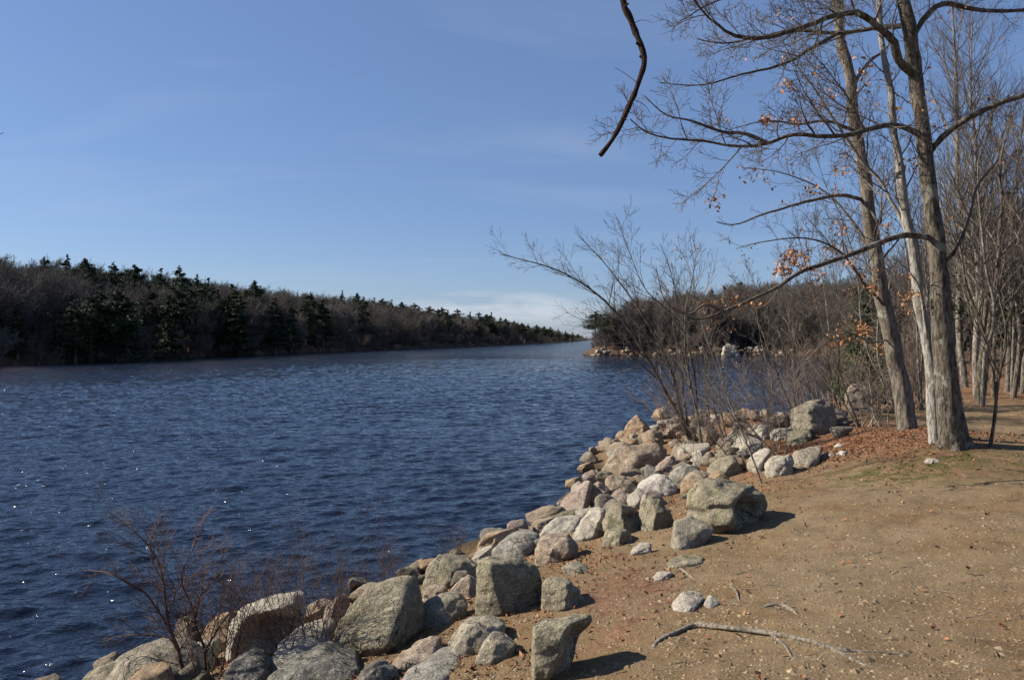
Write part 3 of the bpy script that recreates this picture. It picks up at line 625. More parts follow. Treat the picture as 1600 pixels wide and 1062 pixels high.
def leaves_at(x, y, z, sz, rng, up=1.0):
    """little curled leaf blades (6-vertex, folded along the midrib)"""
    n = len(x)
    base = np.array([(-1, 0, 0), (-.3, .5, .22), (.5, .42, .1), (1, 0, .1), (.4, -.45, .2), (-.35, -.42, .12)])
    V = base[None]*rng.uniform(.7, 1.3, (n, 6, 3))*sz[:, None, None]
    ax = rng.normal(0, .45*up, (n, 2)); an = rng.uniform(0, 6.28, n)
    x0, y0, z0 = V[..., 0], V[..., 1], V[..., 2]
    c, s = np.cos(ax[:, :1]), np.sin(ax[:, :1]); y1 = y0*c-z0*s; z1 = y0*s+z0*c
    c, s = np.cos(ax[:, 1:]), np.sin(ax[:, 1:]); x1 = x0*c+z1*s; z2 = -x0*s+z1*c
    c, s = np.cos(an)[:, None], np.sin(an)[:, None]
    V = np.stack([x1*c-y1*s+x[:, None], x1*s+y1*c+y[:, None], z2+z[:, None]], -1)
    f = np.array([(0, 1, 2, 3), (0, 3, 4, 5)]); Fc = (f[None]+np.arange(n)[:, None, None]*6).reshape(-1, 4)
    return V.reshape(-1, 3), Fc
def scatter_litter():
    rng = np.random.default_rng(8); n = 190000
    a = np.radians(rng.uniform(-38, 42, n)); rr = np.exp(rng.uniform(math.log(3.5), math.log(38), n))
    x, y = rr*np.sin(a), rr*np.cos(a); s = shore(x, y)
    d = np.clip(np.exp(-(((x-5.0)/2.0)**2+((y-12.6)/2.4)**2)), 0, 1)*1.0 + np.exp(-((s-2.7)/1.1)**2)*.28*(y < 16) + sstep(13, 20, y)*.6*(s > 2) + .008
    d += .5*np.exp(-(((x+1.75)/.55)**2+((y-5.9)/.3)**2)) + .3*np.exp(-(((x-.1)/.5)**2+((y-6.4)/.3)**2))
    cl = sstep(-.25, .35, fbm(x*1.6, y*1.6, seed=77, o=3)); k = (rng.uniform(0, 1, n) < d*(.25+cl)) & (s > .6)
    x, y = x[k], y[k]
    gx, gy = rng.normal(5.1, 1.35, 14000), rng.normal(12.6, 1.5, 14000)      # the drift round the feet of the trees
    ok = (sstep(-.5, .4, fbm(gx*1.3, gy*1.3, seed=78, o=3)) > rng.uniform(0, 1, len(gx))) & (gy > 10.2+.25*np.abs(gx-5.5)) & (shore(gx, gy) > 2.2)
    x, y = np.concatenate([x, gx[ok]]), np.concatenate([y, gy[ok]]); z = ground(x, y)+.012
    V, Fc = leaves_at(x, y, z, rng.uniform(.010, .026, len(x)), rng)
    tag(link_mesh('leaf_litter', V, Fc, M['litter'], smooth=False), 'reddish brown fallen oak leaves lying on the bank', 'fallen leaves', kind='stuff')
scatter_litter()

def scatter_sticks():
    rng = np.random.default_rng(14); W = Wood(); n = 0
    while n < 420:
        a, r_ = math.radians(rng.uniform(-12, 38)), math.exp(rng.uniform(math.log(3.2), math.log(16))); x, y = r_*math.sin(a), r_*math.cos(a)
        if shore(np.array([x]), np.array([y]))[0] < 2.2: continue
        L, an = rng.uniform(.03, .20), rng.uniform(0, 6.28); pts = []
        for k in range(4):
            t = (k/3-.5)*L; px, py = x+math.cos(an)*t+rng.normal(0, L*.04), y+math.sin(an)*t+rng.normal(0, L*.04); pts.append((px, py, gz(px, py)+.004))
        W.tube(pts, np.linspace(.0028, .0012, 4)*rng.uniform(.6, 1.5), 3); n += 1
    V, Fc = W.mesh(); tag(link_mesh('twig_litter', V, Fc, M['root'], smooth=False), 'broken bits of twig strewn over the dirt', 'twigs', kind='stuff')
# ------------------------------------------------------------------ branching wood
class Wood:
    def __init__(s): s.t = []; s.tips = []
    def tube(s, pts, rad, sides=None):
        pts = np.asarray(pts, float); rad = np.asarray(rad, float)
        if sides is None: m = rad.max(); sides = 22 if m > .09 else 12 if m > .05 else 8 if m > .03 else 5 if m > .01 else 3
        s.t.append((pts, rad, sides))
    def mesh(s, sel=None):
        groups = {}
        for pts, rad, sd_ in s.t:
            if sel is not None and not sel(rad): continue
            groups.setdefault((len(pts), sd_), []).append((pts, rad))
        VV, FF, off = [], [], 0
        for (n, k), L_ in groups.items():
            Pp = np.array([a for a, _ in L_]); R_ = np.array([b for _, b in L_]); m = len(L_)
            T = np.gradient(Pp, axis=1); T /= np.linalg.norm(T, axis=2, keepdims=True).clip(1e-9)
            mean = Pp[:, -1]-Pp[:, 0]; mean /= np.linalg.norm(mean, axis=1, keepdims=True).clip(1e-9)
            ref = np.where(np.abs(mean[:, 2:3]) > .75, np.array([[1., 0, 0]]), np.array([[0, 0, 1.]]))[:, None, :]
            U = np.cross(T, np.broadcast_to(ref, T.shape)); U /= np.linalg.norm(U, axis=2, keepdims=True).clip(1e-9); W = np.cross(T, U)
            an = np.arange(k)*2*math.pi/k
            V = Pp[:, :, None]+R_[:, :, None, None]*(U[:, :, None]*np.cos(an)[None, None, :, None]+W[:, :, None]*np.sin(an)[None, None, :, None])
            idx = off+np.arange(m*n*k).reshape(m, n, k); nx = np.roll(idx, -1, 2)
            FF.append(np.stack([idx[:, :-1], nx[:, :-1], nx[:, 1:], idx[:, 1:]], -1).reshape(-1, 4)); VV.append(V.reshape(-1, 3)); off += m*n*k
        return (np.concatenate(VV), np.concatenate(FF)) if VV else (np.zeros((0, 3)), np.zeros((0, 4), int))
def spline(ctrl, seg):
    """catmull-rom through control points (k,m)"""
    c = np.asarray(ctrl, float); c = np.vstack([2*c[0]-c[1], c, 2*c[-1]-c[-2]]); out = []
    for i in range(1, len(c)-2):
        n = max(2, int(np.linalg.norm(c[i+1][:3]-c[i][:3])/seg))
        for j in range(n):
            t = j/n; a, b, d, e = c[i-1], c[i], c[i+1], c[i+2]
            out.append(.5*((2*b)+(-a+d)*t+(2*a-5*b+4*d-e)*t*t+(-a+3*b-3*d+e)*t**3))
    out.append(c[-2]); return np.array(out)
def grow(W, rg, p, d, L, r, lvl, maxl, up=.12, wander=.22, dens=1.0, ang=(.5, 1.0), tipr=.0018, plane=0.0, minL=.06, seg=None):
    n = max(3, min(9, int(L/(seg or max(.09, L*.16))))); st = L/n
    pts = [p]; dx, dy, dz = d; x, y, z = p
    for i in range(n):
        dx += rg.gauss(0, wander*.6); dy += rg.gauss(0, wander*.6); dz += rg.gauss(0, wander*.5)+up*.4
        m = math.sqrt(dx*dx+dy*dy+dz*dz) or 1; dx /= m; dy /= m; dz /= m
        x += dx*st; y += dy*st; z += dz*st; pts.append((x, y, z))
    rad = [max(tipr, r*(1-.8*i/n)) for i in range(n+1)]
    W.tube(pts, rad)
    if lvl >= maxl: W.tips.append(pts[-1]); return
    kids(W, rg, pts, rad, L, lvl, maxl, up, wander, dens, ang, tipr, minL)
def kids(W, rg, pts, rad, L, lvl, maxl, up, wander, dens, ang, tipr, minL=.06, t0=.2, kf=(.3, .62), spread=1.0):
    n = len(pts)-1; nk = max(2, int(dens*(3.2+L*2.2)*rg.uniform(.8, 1.2)))
    for k in range(nk):
        t = t0+(1-t0)*(k+rg.random())/nk; i = min(n-1, int(t*n)); f = t*n-i
        a, b = pts[i], pts[i+1]; q = tuple(a[j]+(b[j]-a[j])*f for j in range(3))
        dv = Vector((b[0]-a[0], b[1]-a[1], b[2]-a[2])).normalized()
        pr = dv.orthogonal().normalized(); an = rg.uniform(*ang)
        side = pr*math.cos(k*2.4+rg.random())+dv.cross(pr)*math.sin(k*2.4+rg.random())
        nd = (dv*math.cos(an)+side*math.sin(an)*spread).normalized()
        LL = L*rg.uniform(*kf)*(1.08-t*.65)
        if LL < minL: continue
        grow(W, rg, q, (nd.x, nd.y, nd.z), LL, max(tipr, min(rad[i]*.55, LL*.012+.001)), lvl+1, maxl, up, wander, dens, ang, tipr, minL=minL)
def limb(W, rg, ctrl, r0, r1, maxl=3, dens=1.0, up=.1, wander=.2, seg=.12, t0=.15, kf=(.12, .34), nkids=True, knots=0.0, d_over=None, subL=None, ang=(.5, 1.1), tipr=.0026, prof=None):
    """a limb along given points (px, py, distance) with its own side branches"""
    c = np.array([P(*q) for q in ctrl]); s_ = spline(c, seg); n = len(s_)
    rad = np.linspace(r0, r1, n)
    if knots: rad = rad*(1+knots*np.array([rg.gauss(0, 1) for _ in range(n)]))
    m_ = max(3, n//3); jc = np.array([[rg.gauss(0, r0*.20+.005) for _ in range(3)] for _ in range(m_)]); jc[0] = 0
    jit = np.stack([np.interp(np.linspace(0, m_-1, n), np.arange(m_), jc[:, k]) for k in range(3)], 1)
    if prof:
        pyy = HY+(CZ-s_[:, 2])/s_[:, 1]*F; pr = sorted(prof); rad = np.interp(pyy, [a for a, _ in pr], [b_ for _, b_ in pr]); jit *= .35
        rad = rad*(1+.05*vnoise(np.arange(n)*.45, np.full(n, r0*50)))
    s_ = s_+jit
    W.tube(s_, rad)
    L = float(np.linalg.norm(np.diff(s_, axis=0), axis=1).sum())
    if nkids: kids(W, rg, [tuple(q) for q in s_], list(rad), subL or L, 0, maxl, up, wander, dens, ang, tipr, t0=t0, kf=kf)
    return s_, rad
def finish_tree(root, W, thr, bark, twigm, trunk_name='trunk', crown_name='branches'):
    loc = np.array(root.location)
    V, Fc = W.mesh(lambda rd: rd.max() >= thr)
    if len(V):      # burrs, hollows and bark ridges
        q = V*np.array([5, 5, 2.2]); q2 = V*np.array([22, 22, 5]); a_ = min(.02, thr*.55)
        for k in range(3): V[:, k] += a_*.8*fbm(q[:, 0], q[:, 1], q[:, 2], o=2, seed=31+k)*(1 if k < 2 else .3)+a_*.75*vnoise(q2[:, 0], q2[:, 1], q2[:, 2], seed=41+k)*(1 if k < 2 else 0)
        link_mesh(trunk_name, V-loc, Fc, bark, root)
    V, Fc = W.mesh(lambda rd: rd.max() < thr)
    if len(V): link_mesh(crown_name, V-loc, Fc, twigm, root)
def leaf_part(root, W, spots, rg, n_each, name='dry_leaves', size=(.02, .036), spread=26, mat=None):
    """dead leaves on the twig ends nearest to where the tree still carries them"""
    tips = np.array([q[-1] for q, rd, k in W.t if rd.max() < .012]+[q[len(q)//2] for q, rd, k in W.t if rd.max() < .008])
    if not len(tips): return
    px = CX+tips[:, 0]/tips[:, 1]*F; py = HY+(CZ-tips[:, 2])/tips[:, 1]*F; out = []
    spots = list(spots)+[(rg.uniform(1050, 1590), rg.uniform(20, 560), 1) for _ in range(34)]
    for (sx, sy, n) in spots:
        dd = np.hypot(px-sx, py-sy); ix = np.argsort(dd)[:max(14, n*4)]; ix = ix[dd[ix] < spread*2.2]
        if not len(ix): continue
        for _ in range(int(n*n_each*4)):
            q = tips[ix[rg.randrange(len(ix))]]; out.append(q+np.array([rg.gauss(0, .045) for _ in range(3)]))
    if not out: return
    out = np.array(out); rng = np.random.default_rng(rg.randrange(9999))
    V, Fc = leaves_at(out[:, 0], out[:, 1], out[:, 2], rng.uniform(size[0], size[1], len(out)), rng, 2.2)
    link_mesh(name, V-np.array(root.location), Fc, mat or M['leaf'], root, smooth=False)
def flare(W, px, py, d, r, rg, n=6):
    b = P(px, py, d)
    for k in range(n):
        a = k*6.283/n+rg.uniform(-.3, .3); L = r*rg.uniform(1.8, 3.0)
        p0 = b+np.array([math.cos(a)*r*.5, math.sin(a)*r*.5, r*1.3]); p1 = b+np.array([math.cos(a)*r*1.25, math.sin(a)*r*1.25, r*.42]); p2 = b+np.array([math.cos(a)*L, math.sin(a)*L, -.04])
        p2[2] = gz(p2[0], p2[1])-.03
        W.tube(spline([p0, p1, p2], .05), np.linspace(r*.42, r*.15, len(spline([p0, p1, p2], .05))), 8)

scatter_sticks()
# --- the largest tree (oak) with its low limbs
def oak():
    rg = random.Random(1); D = 10.4; W = Wood()
    root = empty('oak_tree', (float(P(1492, 712, D)[0]), D, gz(P(1492, 712, D)[0], D)))
    tag(root, 'largest tree, thick dark oak trunk with long bare limbs reaching left over the bank', 'tree')
    limb(W, rg, [(1494, 726, D), (1490, 690, D), (1482, 620, D), (1475, 540, D), (1468, 450, D), (1460, 360, D), (1452, 290, D), (1442, 215, D), (1432, 130, D), (1420, 60, D), (1412, 0, D), (1405, -90, D), (1395, -190, D+.2), (1400, -300, D+.3)], .27, .10, dens=1.3, t0=.42, kf=(.12, .28), seg=.15, subL=4.5, prof=[(726, .23), (700, .20), (640, .165), (560, .142), (415, .113), (150, .09), (0, .08), (-300, .045)])
    flare(W, 1493, 718, D, .22, rg)
    K = dict(maxl=3, dens=2.3, up=.09, kf=(.12, .36), tipr=.0026)
    limb(W, rg, [(1446, 215, D), (1400, 199, D-.2), (1330, 208, D-.5), (1290, 213, D-.7), (1240, 208, D-.8), (1200, 224, D-.9), (1150, 229, D-1.0), (1100, 220, D-1.0), (1050, 216, D-1.1), (1010, 206, D-1.1), (982, 185, D-1.2)], .040, .008, **K)
    limb(W, rg, [(1200, 224, D-.9), (1165, 208, D-1.1), (1130, 205, D-1.2), (1080, 188, D-1.3), (1040, 180, D-1.3), (1005, 150, D-1.4)], .028, .005, maxl=3, dens=1.5, seg=.08)
    limb(W, rg, [(1434, 122, D), (1407, 97, D-.2), (1399, 66, D-.3), (1372, 39, D-.4), (1337, 21, D-.5), (1298, 30, D-.6), (1250, 46, D-.8), (1205, 60, D-.9), (1150, 55, D-1), (1110, 30, D-1.1), (1070, -15, D-1.2)], .053, .012, **K)
    limb(W, rg, [(1418, 40, D), (1370, 42, D+.3), (1310, 52, D+.5), (1240, 50, D+.6), (1180, 60, D+.7), (1130, 68, D+.8), (1090, 60, D+.9)], .036, .008, **K)
    limb(W, rg, [(1310, 52, D+.5), (1270, 75, D+.4), (1210, 103, D+.3), (1150, 120, D+.2), (1090, 135, D+.1), (1030, 130, D)], .03, .005, maxl=3, dens=1.5, seg=.08)
    limb(W, rg, [(1452, 240, D), (1472, 214, D-.1), (1500, 190, D-.2), (1530, 175, D-.3), (1565, 160, D-.4), (1610, 148, D-.5), (1680, 120, D-.6)], .042, .028, **K)
    limb(W, rg, [(1425, 60, D), (1450, 25, D), (1475, 7, D-.1), (1520, 14, D-.1), (1570, 17, D-.2), (1620, 12, D-.2)], .04, .02, **K)
    limb(W, rg, [(1456, 372, D), (1420, 368, D-.2), (1385, 376, D-.4), (1340, 394, D-.6), (1290, 413, D-.8), (1240, 430, D-1), (1190, 458, D-1.1), (1140, 482, D-1.2), (1095, 499, D-1.3), (1068, 496, D-1.3)], .043, .012, maxl=3, dens=.9, up=.3, kf=(.06, .2))
    limb(W, rg, [(1130, 486, D-1.2), (1100, 475, D-1.3), (1075, 492, D-1.4), (1040, 470, D-1.5), (1025, 420, D-1.5)], .018, .004, maxl=2, dens=.8, seg=.08)
    limb(W, rg, [(1467, 420, D), (1490, 395, D-.1), (1515, 340, D-.1), (1530, 290, D-.1), (1560, 250, D-.1)], .03, .008, maxl=3, dens=.6)
    limb(W, rg, [(1408, -60, D), (1350, -70, D+.2), (1270, -50, D+.2), (1180, -20, D+.2), (1110, 5, D+.1), (1060, 35, D)], .04, .008, **K)
    limb(W, rg, [(1402, -120, D), (1460, -110, D), (1530, -60, D-.3), (1600, -50, D-.3)], .05, .01, **K)
    finish_tree(root, W, .03, M['oak'], M['twig'])
    leaf_part(root, W, [(1215, 410, 8), (1205, 420, 4), (1170, 440, 3), (1225, 135, 2), (1300, 140, 2), (1245, 185, 3), (1235, 135, 2), (1200, 190, 2), (1340, 115, 2), (1255, 395, 6), (1290, 390, 5), (1385, 440, 3), (1415, 300, 3)], rg, 2.2)
oak()
def pale_stem():
    rg = random.Random(2); D = 10.75; W = Wood(); x, y, z = P(1462, 690, D)
    root = empty('maple_tree', (x, y, gz(x, y)))
    tag(root, 'slim pale grey tree growing against the left side of the largest trunk', 'tree')
    limb(W, rg, [(1464, 712, D), (1460, 660, D), (1456, 580, D), (1448, 520, D), (1438, 465, D), (1430, 400, D), (1418, 340, D), (1408, 280, D), (1400, 215, D), (1388, 130, D), (1380, 60, D+.1), (1374, 0, D+.1), (1370, -120, D+.2)], .125, .035, dens=1.6, prof=[(712, .105), (680, .09), (600, .08), (400, .072), (215, .05), (0, .035), (-120, .03)], t0=.4, kf=(.12, .26), up=.3, subL=5)
    flare(W, 1463, 704, D, .09, rg, 5)
    limb(W, rg, [(1425, 375, D), (1380, 290, D+.1), (1345, 245, D+.1), (1310, 195, D), (1275, 140, D-.2), (1240, 95, D-.3), (1225, 60, D-.3)], .03, .008, maxl=3, dens=1.4, up=.15)
    limb(W, rg, [(1450, 545, D), (1440, 470, D-.2), (1425, 430, D-.3), (1390, 400, D-.4)], .03, .006, maxl=2, dens=.6)
    finish_tree(root, W, .022, M['palebark'], M['twig'])
    leaf_part(root, W, [(1420, 470, 4), (1290, 155, 3)], rg, 1.6)
pale_stem()
def second_tree():
    rg = random.Random(3); D = 12.6; W = Wood(); x, y, z = P(1418, 680, D)
    root = empty('oak_tree', (x, y, gz(x, y)))
    tag(root, 'second tree left of the largest, leaning left with grey lichen spotted bark', 'tree')
    limb(W, rg, [(1420, 694, D), (1416, 665, D), (1405, 600, D), (1393, 530, D), (1380, 460, D), (1366, 380, D), (1354, 310, D), (1343, 240, D), (1334, 180, D), (1330, 130, D), (1322, 80, D), (1312, 30, D), (1305, -20, D), (1300, -120, D), (1310, -220, D)], .21, .06, dens=2.0, prof=[(694, .185), (660, .15), (560, .13), (380, .105), (130, .085), (0, .065), (-220, .04)], t0=.25, kf=(.12, .28), up=.12, subL=6)
    flare(W, 1418, 686, D, .16, rg)
    limb(W, rg, [(1348, 312, D), (1310, 306, D-.2), (1270, 312, D-.4), (1225, 325, D-.5), (1180, 338, D-.6), (1145, 350, D-.7), (1120, 347, D-.7)], .034, .008, maxl=3, dens=1.2, up=.12, kf=(.1, .28))
    limb(W, rg, [(1338, 205, D), (1290, 190, D-.3), (1250, 195, D-.5), (1200, 190, D-.7), (1140, 200, D-.8)], .03, .006, maxl=3, dens=1.4)
    limb(W, rg, [(1352, 310, D), (1375, 350, D-.3), (1380, 300, D-.3), (1410, 250, D-.4)], .025, .006, maxl=3, dens=.7)
    limb(W, rg, [(1383, 480, D), (1350, 440, D-.5), (1310, 390, D-.6), (1260, 372, D-.8), (1190, 378, D-1.0), (1150, 390, D-1)], .028, .005, maxl=3, dens=1.4)
    limb(W, rg, [(1390, 530, D), (1360, 535, D-.3), (1330, 520, D-.5), (1290, 525, D-.6)], .018, .004, maxl=2, dens=.9)
    limb(W, rg, [(1330, 140, D), (1355, 100, D), (1390, 70, D), (1400, 20, D)], .035, .008, maxl=3, dens=.8)
    limb(W, rg, [(1374, 420, D), (1335, 350, D+.5), (1290, 300, D+.7), (1220, 270, D+.9), (1150, 262, D+1)], .028, .005, maxl=3, dens=1.0)
    finish_tree(root, W, .03, M['lichenbark'], M['twig'])
    leaf_part(root, W, [(1330, 520, 8), (1310, 530, 5), (1350, 525, 5), (1380, 520, 5), (1370, 470, 4), (1365, 440, 4), (1310, 280, 5), (1275, 283, 4), (1300, 395, 5), (1250, 400, 4), (1215, 405, 4), (1340, 265, 2), (1240, 395, 3)], rg, 1.8, spread=30)
second_tree()

# --- broken branch hanging into the view from above, and the twig tip at the left
def hanging():
    rg = random.Random(4); W = Wood(); D = 3.4
    c = P(977, -10, D); root = empty('broken_branch', tuple(c)); tag(root, 'dark crooked dead branch hanging down from above with a snapped end', 'branch')
    limb(W, rg, [(930, -330, D+.3), (955, -180, D+.1), (978, -60, D), (977, 0, D), (985, 30, D), (992, 55, D), (1002, 85, D-.01), (1004, 105, D-.02), (994, 140, D-.02), (982, 165, D-.03), (968, 195, D-.03), (955, 220, D-.04), (941, 237, D-.05)],   .0235, .0105, nkids=False, seg=.025, knots=.15)
    for (x, y, dx, dy) in [(998, 68, 9, 3), (985, 35, -7, 5), (1003, 90, 7, 8), (974, 186, 8, 3), (963, 205, -5, 6), (980, 8, -6, 4), (995, 135, -6, 2)]:
        limb(W, rg, [(x-dx*.4, y-dy*.4, D-.02), (x, y, D-.02), (x+dx*.6, y+dy*.6, D-.04)], .007, .003, nkids=False, seg=.01)
    limb(W, rg, [(996, 130, D), (975, 115, D+.05), (958, 105, D+.05)], .002, .001, maxl=1, dens=1, kf=(.2, .5), tipr=.0007, seg=.02)
    for pts_ in ([(985, 40, D), (1004, 30, D+.05), (1020, 34, D+.08)], [(990, 155, D), (1008, 165, D+.04), (1018, 180, D+.05)], [(960, 212, D-.03), (948, 204, D), (940, 206, D)]):
        limb(W, rg, pts_, .0022, .0008, maxl=1, dens=1, kf=(.2, .5), tipr=.0007, seg=.02)
    V, Fc = W.mesh(); link_mesh('bark_wood', V-np.array(root.location), Fc, M['darkbranch'], root)
hanging()
def left_tip():
    rg = random.Random(5); W = Wood(); D = 4.0
    limb(W, rg, [(-120, 240, D), (-60, 225, D), (-15, 214, D), (6, 207, D)], .006, .0018, maxl=1, dens=1.6, kf=(.08, .16), tipr=.0009, seg=.03)
    V, Fc = W.mesh(); o = link_mesh('twig', V, Fc, M['darkbranch']); tag(o, 'tip of a bare twig poking in at the left edge against the sky', 'twig')
left_tip()

# --- saplings and leaning stems on the rocky bank
def sapling(label, base, stems, seed, bark='birch', r=.03, thr=.009, dens=1.0, maxl=3, group=None, name='sapling', up=.25, kf=(.16, .42), leaves=None, d_drift=0, twig='twig', tipr=.0016):
    """stems: lists of (px, py); all start at the base; r: radius at the foot"""
    r *= .56; thr *= .65; dens *= 1.6; tipr *= 1.4
    rg = random.Random(seed); W = Wood(); bx, by = base; D = hit(bx, by)
    b = P(bx, by, D); root = empty(name, (b[0], b[1], gz(b[0], b[1])))
    tag(root, label, 'sapling' if name == 'sapling' else name.replace('_', ' '), group)
    for i, stv in enumerate(stems):
        rr = r*(1 if i == 0 else rg.uniform(.6, .9)); dd = rg.uniform(-.12, .12)*min(D, 8)*.4
        st_ = stv; k0 = 1.0
        if isinstance(stv[0], (int, float)): k0 = stv[0]; st_ = stv[1:]; rr = r*k0
        ctrl = [(x, y, D+dd*j/len(st_)) for j, (x, y) in enumerate([(bx+rg.uniform(-2, 2), by+4)]+list(st_))]
        limb(W, rg, ctrl, rr, max(.003, rr*.16), maxl=maxl, dens=dens, up=up, t0=.22, kf=kf, seg=max(.08, D*.012), ang=(.35, .85), tipr=tipr)
    finish_tree(root, W, thr, M[bark], M[twig])
    if leaves: leaf_part(root, W, leaves, rg, 1.6)
    return root
sapling('clump of dark stems leaning far left over the lake from the rocks', (1082, 694), [[(1060, 650), (1040, 612), (1012, 560), (975, 505), (945, 470), (900, 438), (850, 415), (780, 398)], [.85, (1062, 640), (1052, 590), (1030, 540), (995, 480), (960, 430), (935, 400), (905, 370)], [.7, (1072, 640), (1066, 590), (1067, 540), (1060, 480), (1045, 420), (1030, 380)], [.6, (1090, 640), (1082, 560), (1060, 500), (1010, 455), (985, 400), (960, 335)]], 21, 'oak', .085, .02, 1.0, 3, leaves=[(1045, 450, 2), (1030, 455, 2), (1000, 480, 2), (1180, 440, 2)], up=.12, kf=(.12, .34))
sapling('upright dark stem beside the clump leaning over the lake', (1098, 712), [[(1092, 660), (1078, 600), (1070, 540), (1072, 480), (1085, 420), (1078, 370)], [.8, (1108, 660), (1100, 600), (1108, 540), (1120, 500)]], 22, 'oak', .05, .014, .9, 3)
sapling('pale slender sapling rooted behind the hollow boulder', (1190, 756), [[(1178, 720), (1158, 670), (1140, 630), (1122, 580), (1108, 540), (1095, 500), (1085, 450), (1070, 400)]], 23, 'birch', .026, .007, .8, 3)
sapling('pale stem crossing the slender sapling from the right', (1212, 712), [[(1195, 692), (1165, 660), (1140, 622), (1130, 590), (1118, 545), (1100, 500)], [.7, (1220, 680), (1212, 640), (1205, 590), (1190, 540), (1180, 480)]], 24, 'birch', .028, .008, .8, 3)
sapling('thin brown sapling in the middle of the rock pile', (1142, 706), [[(1130, 680), (1118, 640), (1112, 600), (1100, 550), (1095, 490)], [.8, (1132, 670), (1124, 620), (1128, 570), (1138, 520)]], 25, 'oak', .035, .01, .9, 3)
sapling('small bare sapling growing from the leaves between the rocks', (1122, 776), [[(1096, 740), (1078, 712), (1055, 690), (1035, 680)]], 26, 'oak', .009, .004, .7, 2)
sapling('forked sapling by the bay left of the square boulder', (1244, 664), [[(1232, 630), (1215, 590), (1198, 540), (1185, 500), (1165, 460), (1140, 430)], [.8, (1240, 620), (1230, 570), (1215, 510), (1190, 470), (1170, 420)], [.6, (1248, 600), (1240, 540), (1238, 470), (1228, 400)]], 27, 'oak', .055, .014, 1.0, 3, leaves=[(1185, 470, 2)])
sapling('pale leaning sapling in front of the large square boulder', (1300, 668), [[(1285, 640), (1265, 610), (1245, 590), (1230, 580), (1200, 560)], [.8, (1275, 630), (1250, 560), (1235, 500), (1225, 440)]], 28, 'birch', .03, .009, .8, 3)
sapling('thin grey sapling right of the large square boulder', (1345, 668), [[(1310, 620), (1285, 590), (1262, 560), (1240, 520), (1225, 470)], [.8, (1320, 610), (1300, 540), (1290, 470), (1280, 400), (1275, 350)]], 29, 'birch', .035, .010, 1.0, 3)
sapling('tall slim stem just left of the leaning lichen spotted tree', (1400, 636), [[(1375, 590), (1355, 550), (1345, 500), (1340, 430), (1320, 350), (1290, 290), (1270, 220)], [.8, (1372, 560), (1372, 480), (1360, 420), (1350, 350), (1340, 280)]], 30, 'birch', .05, .013, .9, 3, leaves=[(1350, 520, 4), (1330, 530, 4), (1385, 430, 3), (1265, 440, 3), (1335, 460, 3)])
sapling('crooked thin sapling standing alone right of the largest tree', (1548, 697), [[(1552, 665), (1557, 620), (1560, 590), (1570, 550), (1572, 500), (1565, 440), (1580, 360)], [.5, (1556, 620), (1545, 560), (1520, 520), (1510, 470)]], 31, 'oak', .045, .012, .8, 3)
sapling('dark forked tree behind the lone crooked sapling', (1534, 634), [[(1533, 600), (1535, 555), (1548, 500), (1556, 450), (1560, 400), (1565, 330), (1562, 260), (1580, 180)], [.7, (1540, 560), (1530, 500), (1510, 450), (1500, 380), (1480, 300)]], 32, 'oak', .15, .03, .8, 3, name='tree')
sapling('pale straight tree between the largest trunk and the forked tree', (1508, 604), [[(1505, 560), (1498, 500), (1500, 420), (1502, 340), (1495, 260), (1496, 180), (1490, 80), (1485, -30)]], 33, 'birch', .19, .03, .8, 3, name='tree')
sapling('slender tree at the right edge with dense thin twigs', (1592, 606), [[(1585, 540), (1575, 460), (1585, 380), (1600, 300), (1590, 200)], [.8, (1600, 520), (1610, 420), (1600, 330)]], 34, 'oak', .14, .03, .9, 3, name='tree')

sapling('thin bare sapling whose twigs fill the sky left of the leaning tree', (1318, 662), [[(1300, 610), (1290, 540), (1275, 470), (1255, 400), (1240, 330)], [.8, (1310, 580), (1312, 500), (1302, 420), (1300, 350)]], 35, 'oak', .04, .012, 1.1, 3, leaves=[(1300, 390, 4), (1255, 400, 3)])
sapling('slim sapling just right of the leaning lichen spotted tree', (1440, 640), [[(1436, 560), (1430, 480), (1415, 400), (1405, 320), (1360, 240)], [.8, (1440, 560), (1450, 470), (1440, 380), (1425, 300)]], 36, 'birch', .05, .012, 1.0, 3, leaves=[(1410, 480, 3), (1420, 440, 3)])
sapling('tall bare tree with fine twigs behind the largest trunk on its right', (1528, 618), [[(1525, 540), (1530, 440), (1520, 340), (1525, 240), (1515, 140), (1520, 40)], [.7, (1528, 500), (1545, 400), (1550, 300), (1570, 200)]], 37, 'birch', .16, .03, 1.1, 3, name='tree', leaves=[(1565, 255, 4), (1560, 215, 3)])
# --- brush along the bay, each bush its own
def bush(label, base, hpx, wpx, n, seed, r=.012, lean=-.1, group=None, mats=('redtwig', 'redtwig'), maxl=2, dens=1.0, name='shrub', tipr=.0014, D=None):
    dens *= 1.5; rg = random.Random(seed); W = Wood(); bx, by = base; D = D or hit(bx, by); b = P(bx, by, D)
    root = empty(name, (b[0], b[1], gz(b[0], b[1]))); tag(root, label, name.replace('_', ' '), group); sc = D/F
    for k in range(n):
        a = rg.uniform(-1, 1); L = hpx*sc*rg.uniform(.65, 1.1); d = Vector((a*wpx/hpx*.55+lean, rg.uniform(-.35, .35), 1)).normalized()
        q = (b[0]+rg.uniform(-.3, .3)*wpx*sc*.3, b[1]+rg.uniform(-.1, .1), root.location.z-.04)
        grow(W, rg, q, tuple(d), L, r*rg.uniform(.6, 1), 0, maxl, up=.05, wander=.16, dens=dens, ang=(.3, .75), tipr=tipr)
    V, Fc = W.mesh(lambda rd: rd.max() > r*.5); loc = np.array(root.location)
    if len(V): link_mesh('stems', V-loc, Fc, M[mats[0]], root)
    V, Fc = W.mesh(lambda rd: rd.max() <= r*.5)
    if len(V): link_mesh('twigs', V-loc, Fc, M[mats[1]], root)
    return root
BG = 'brown brush thicket along the bay'
rgb = random.Random(77)
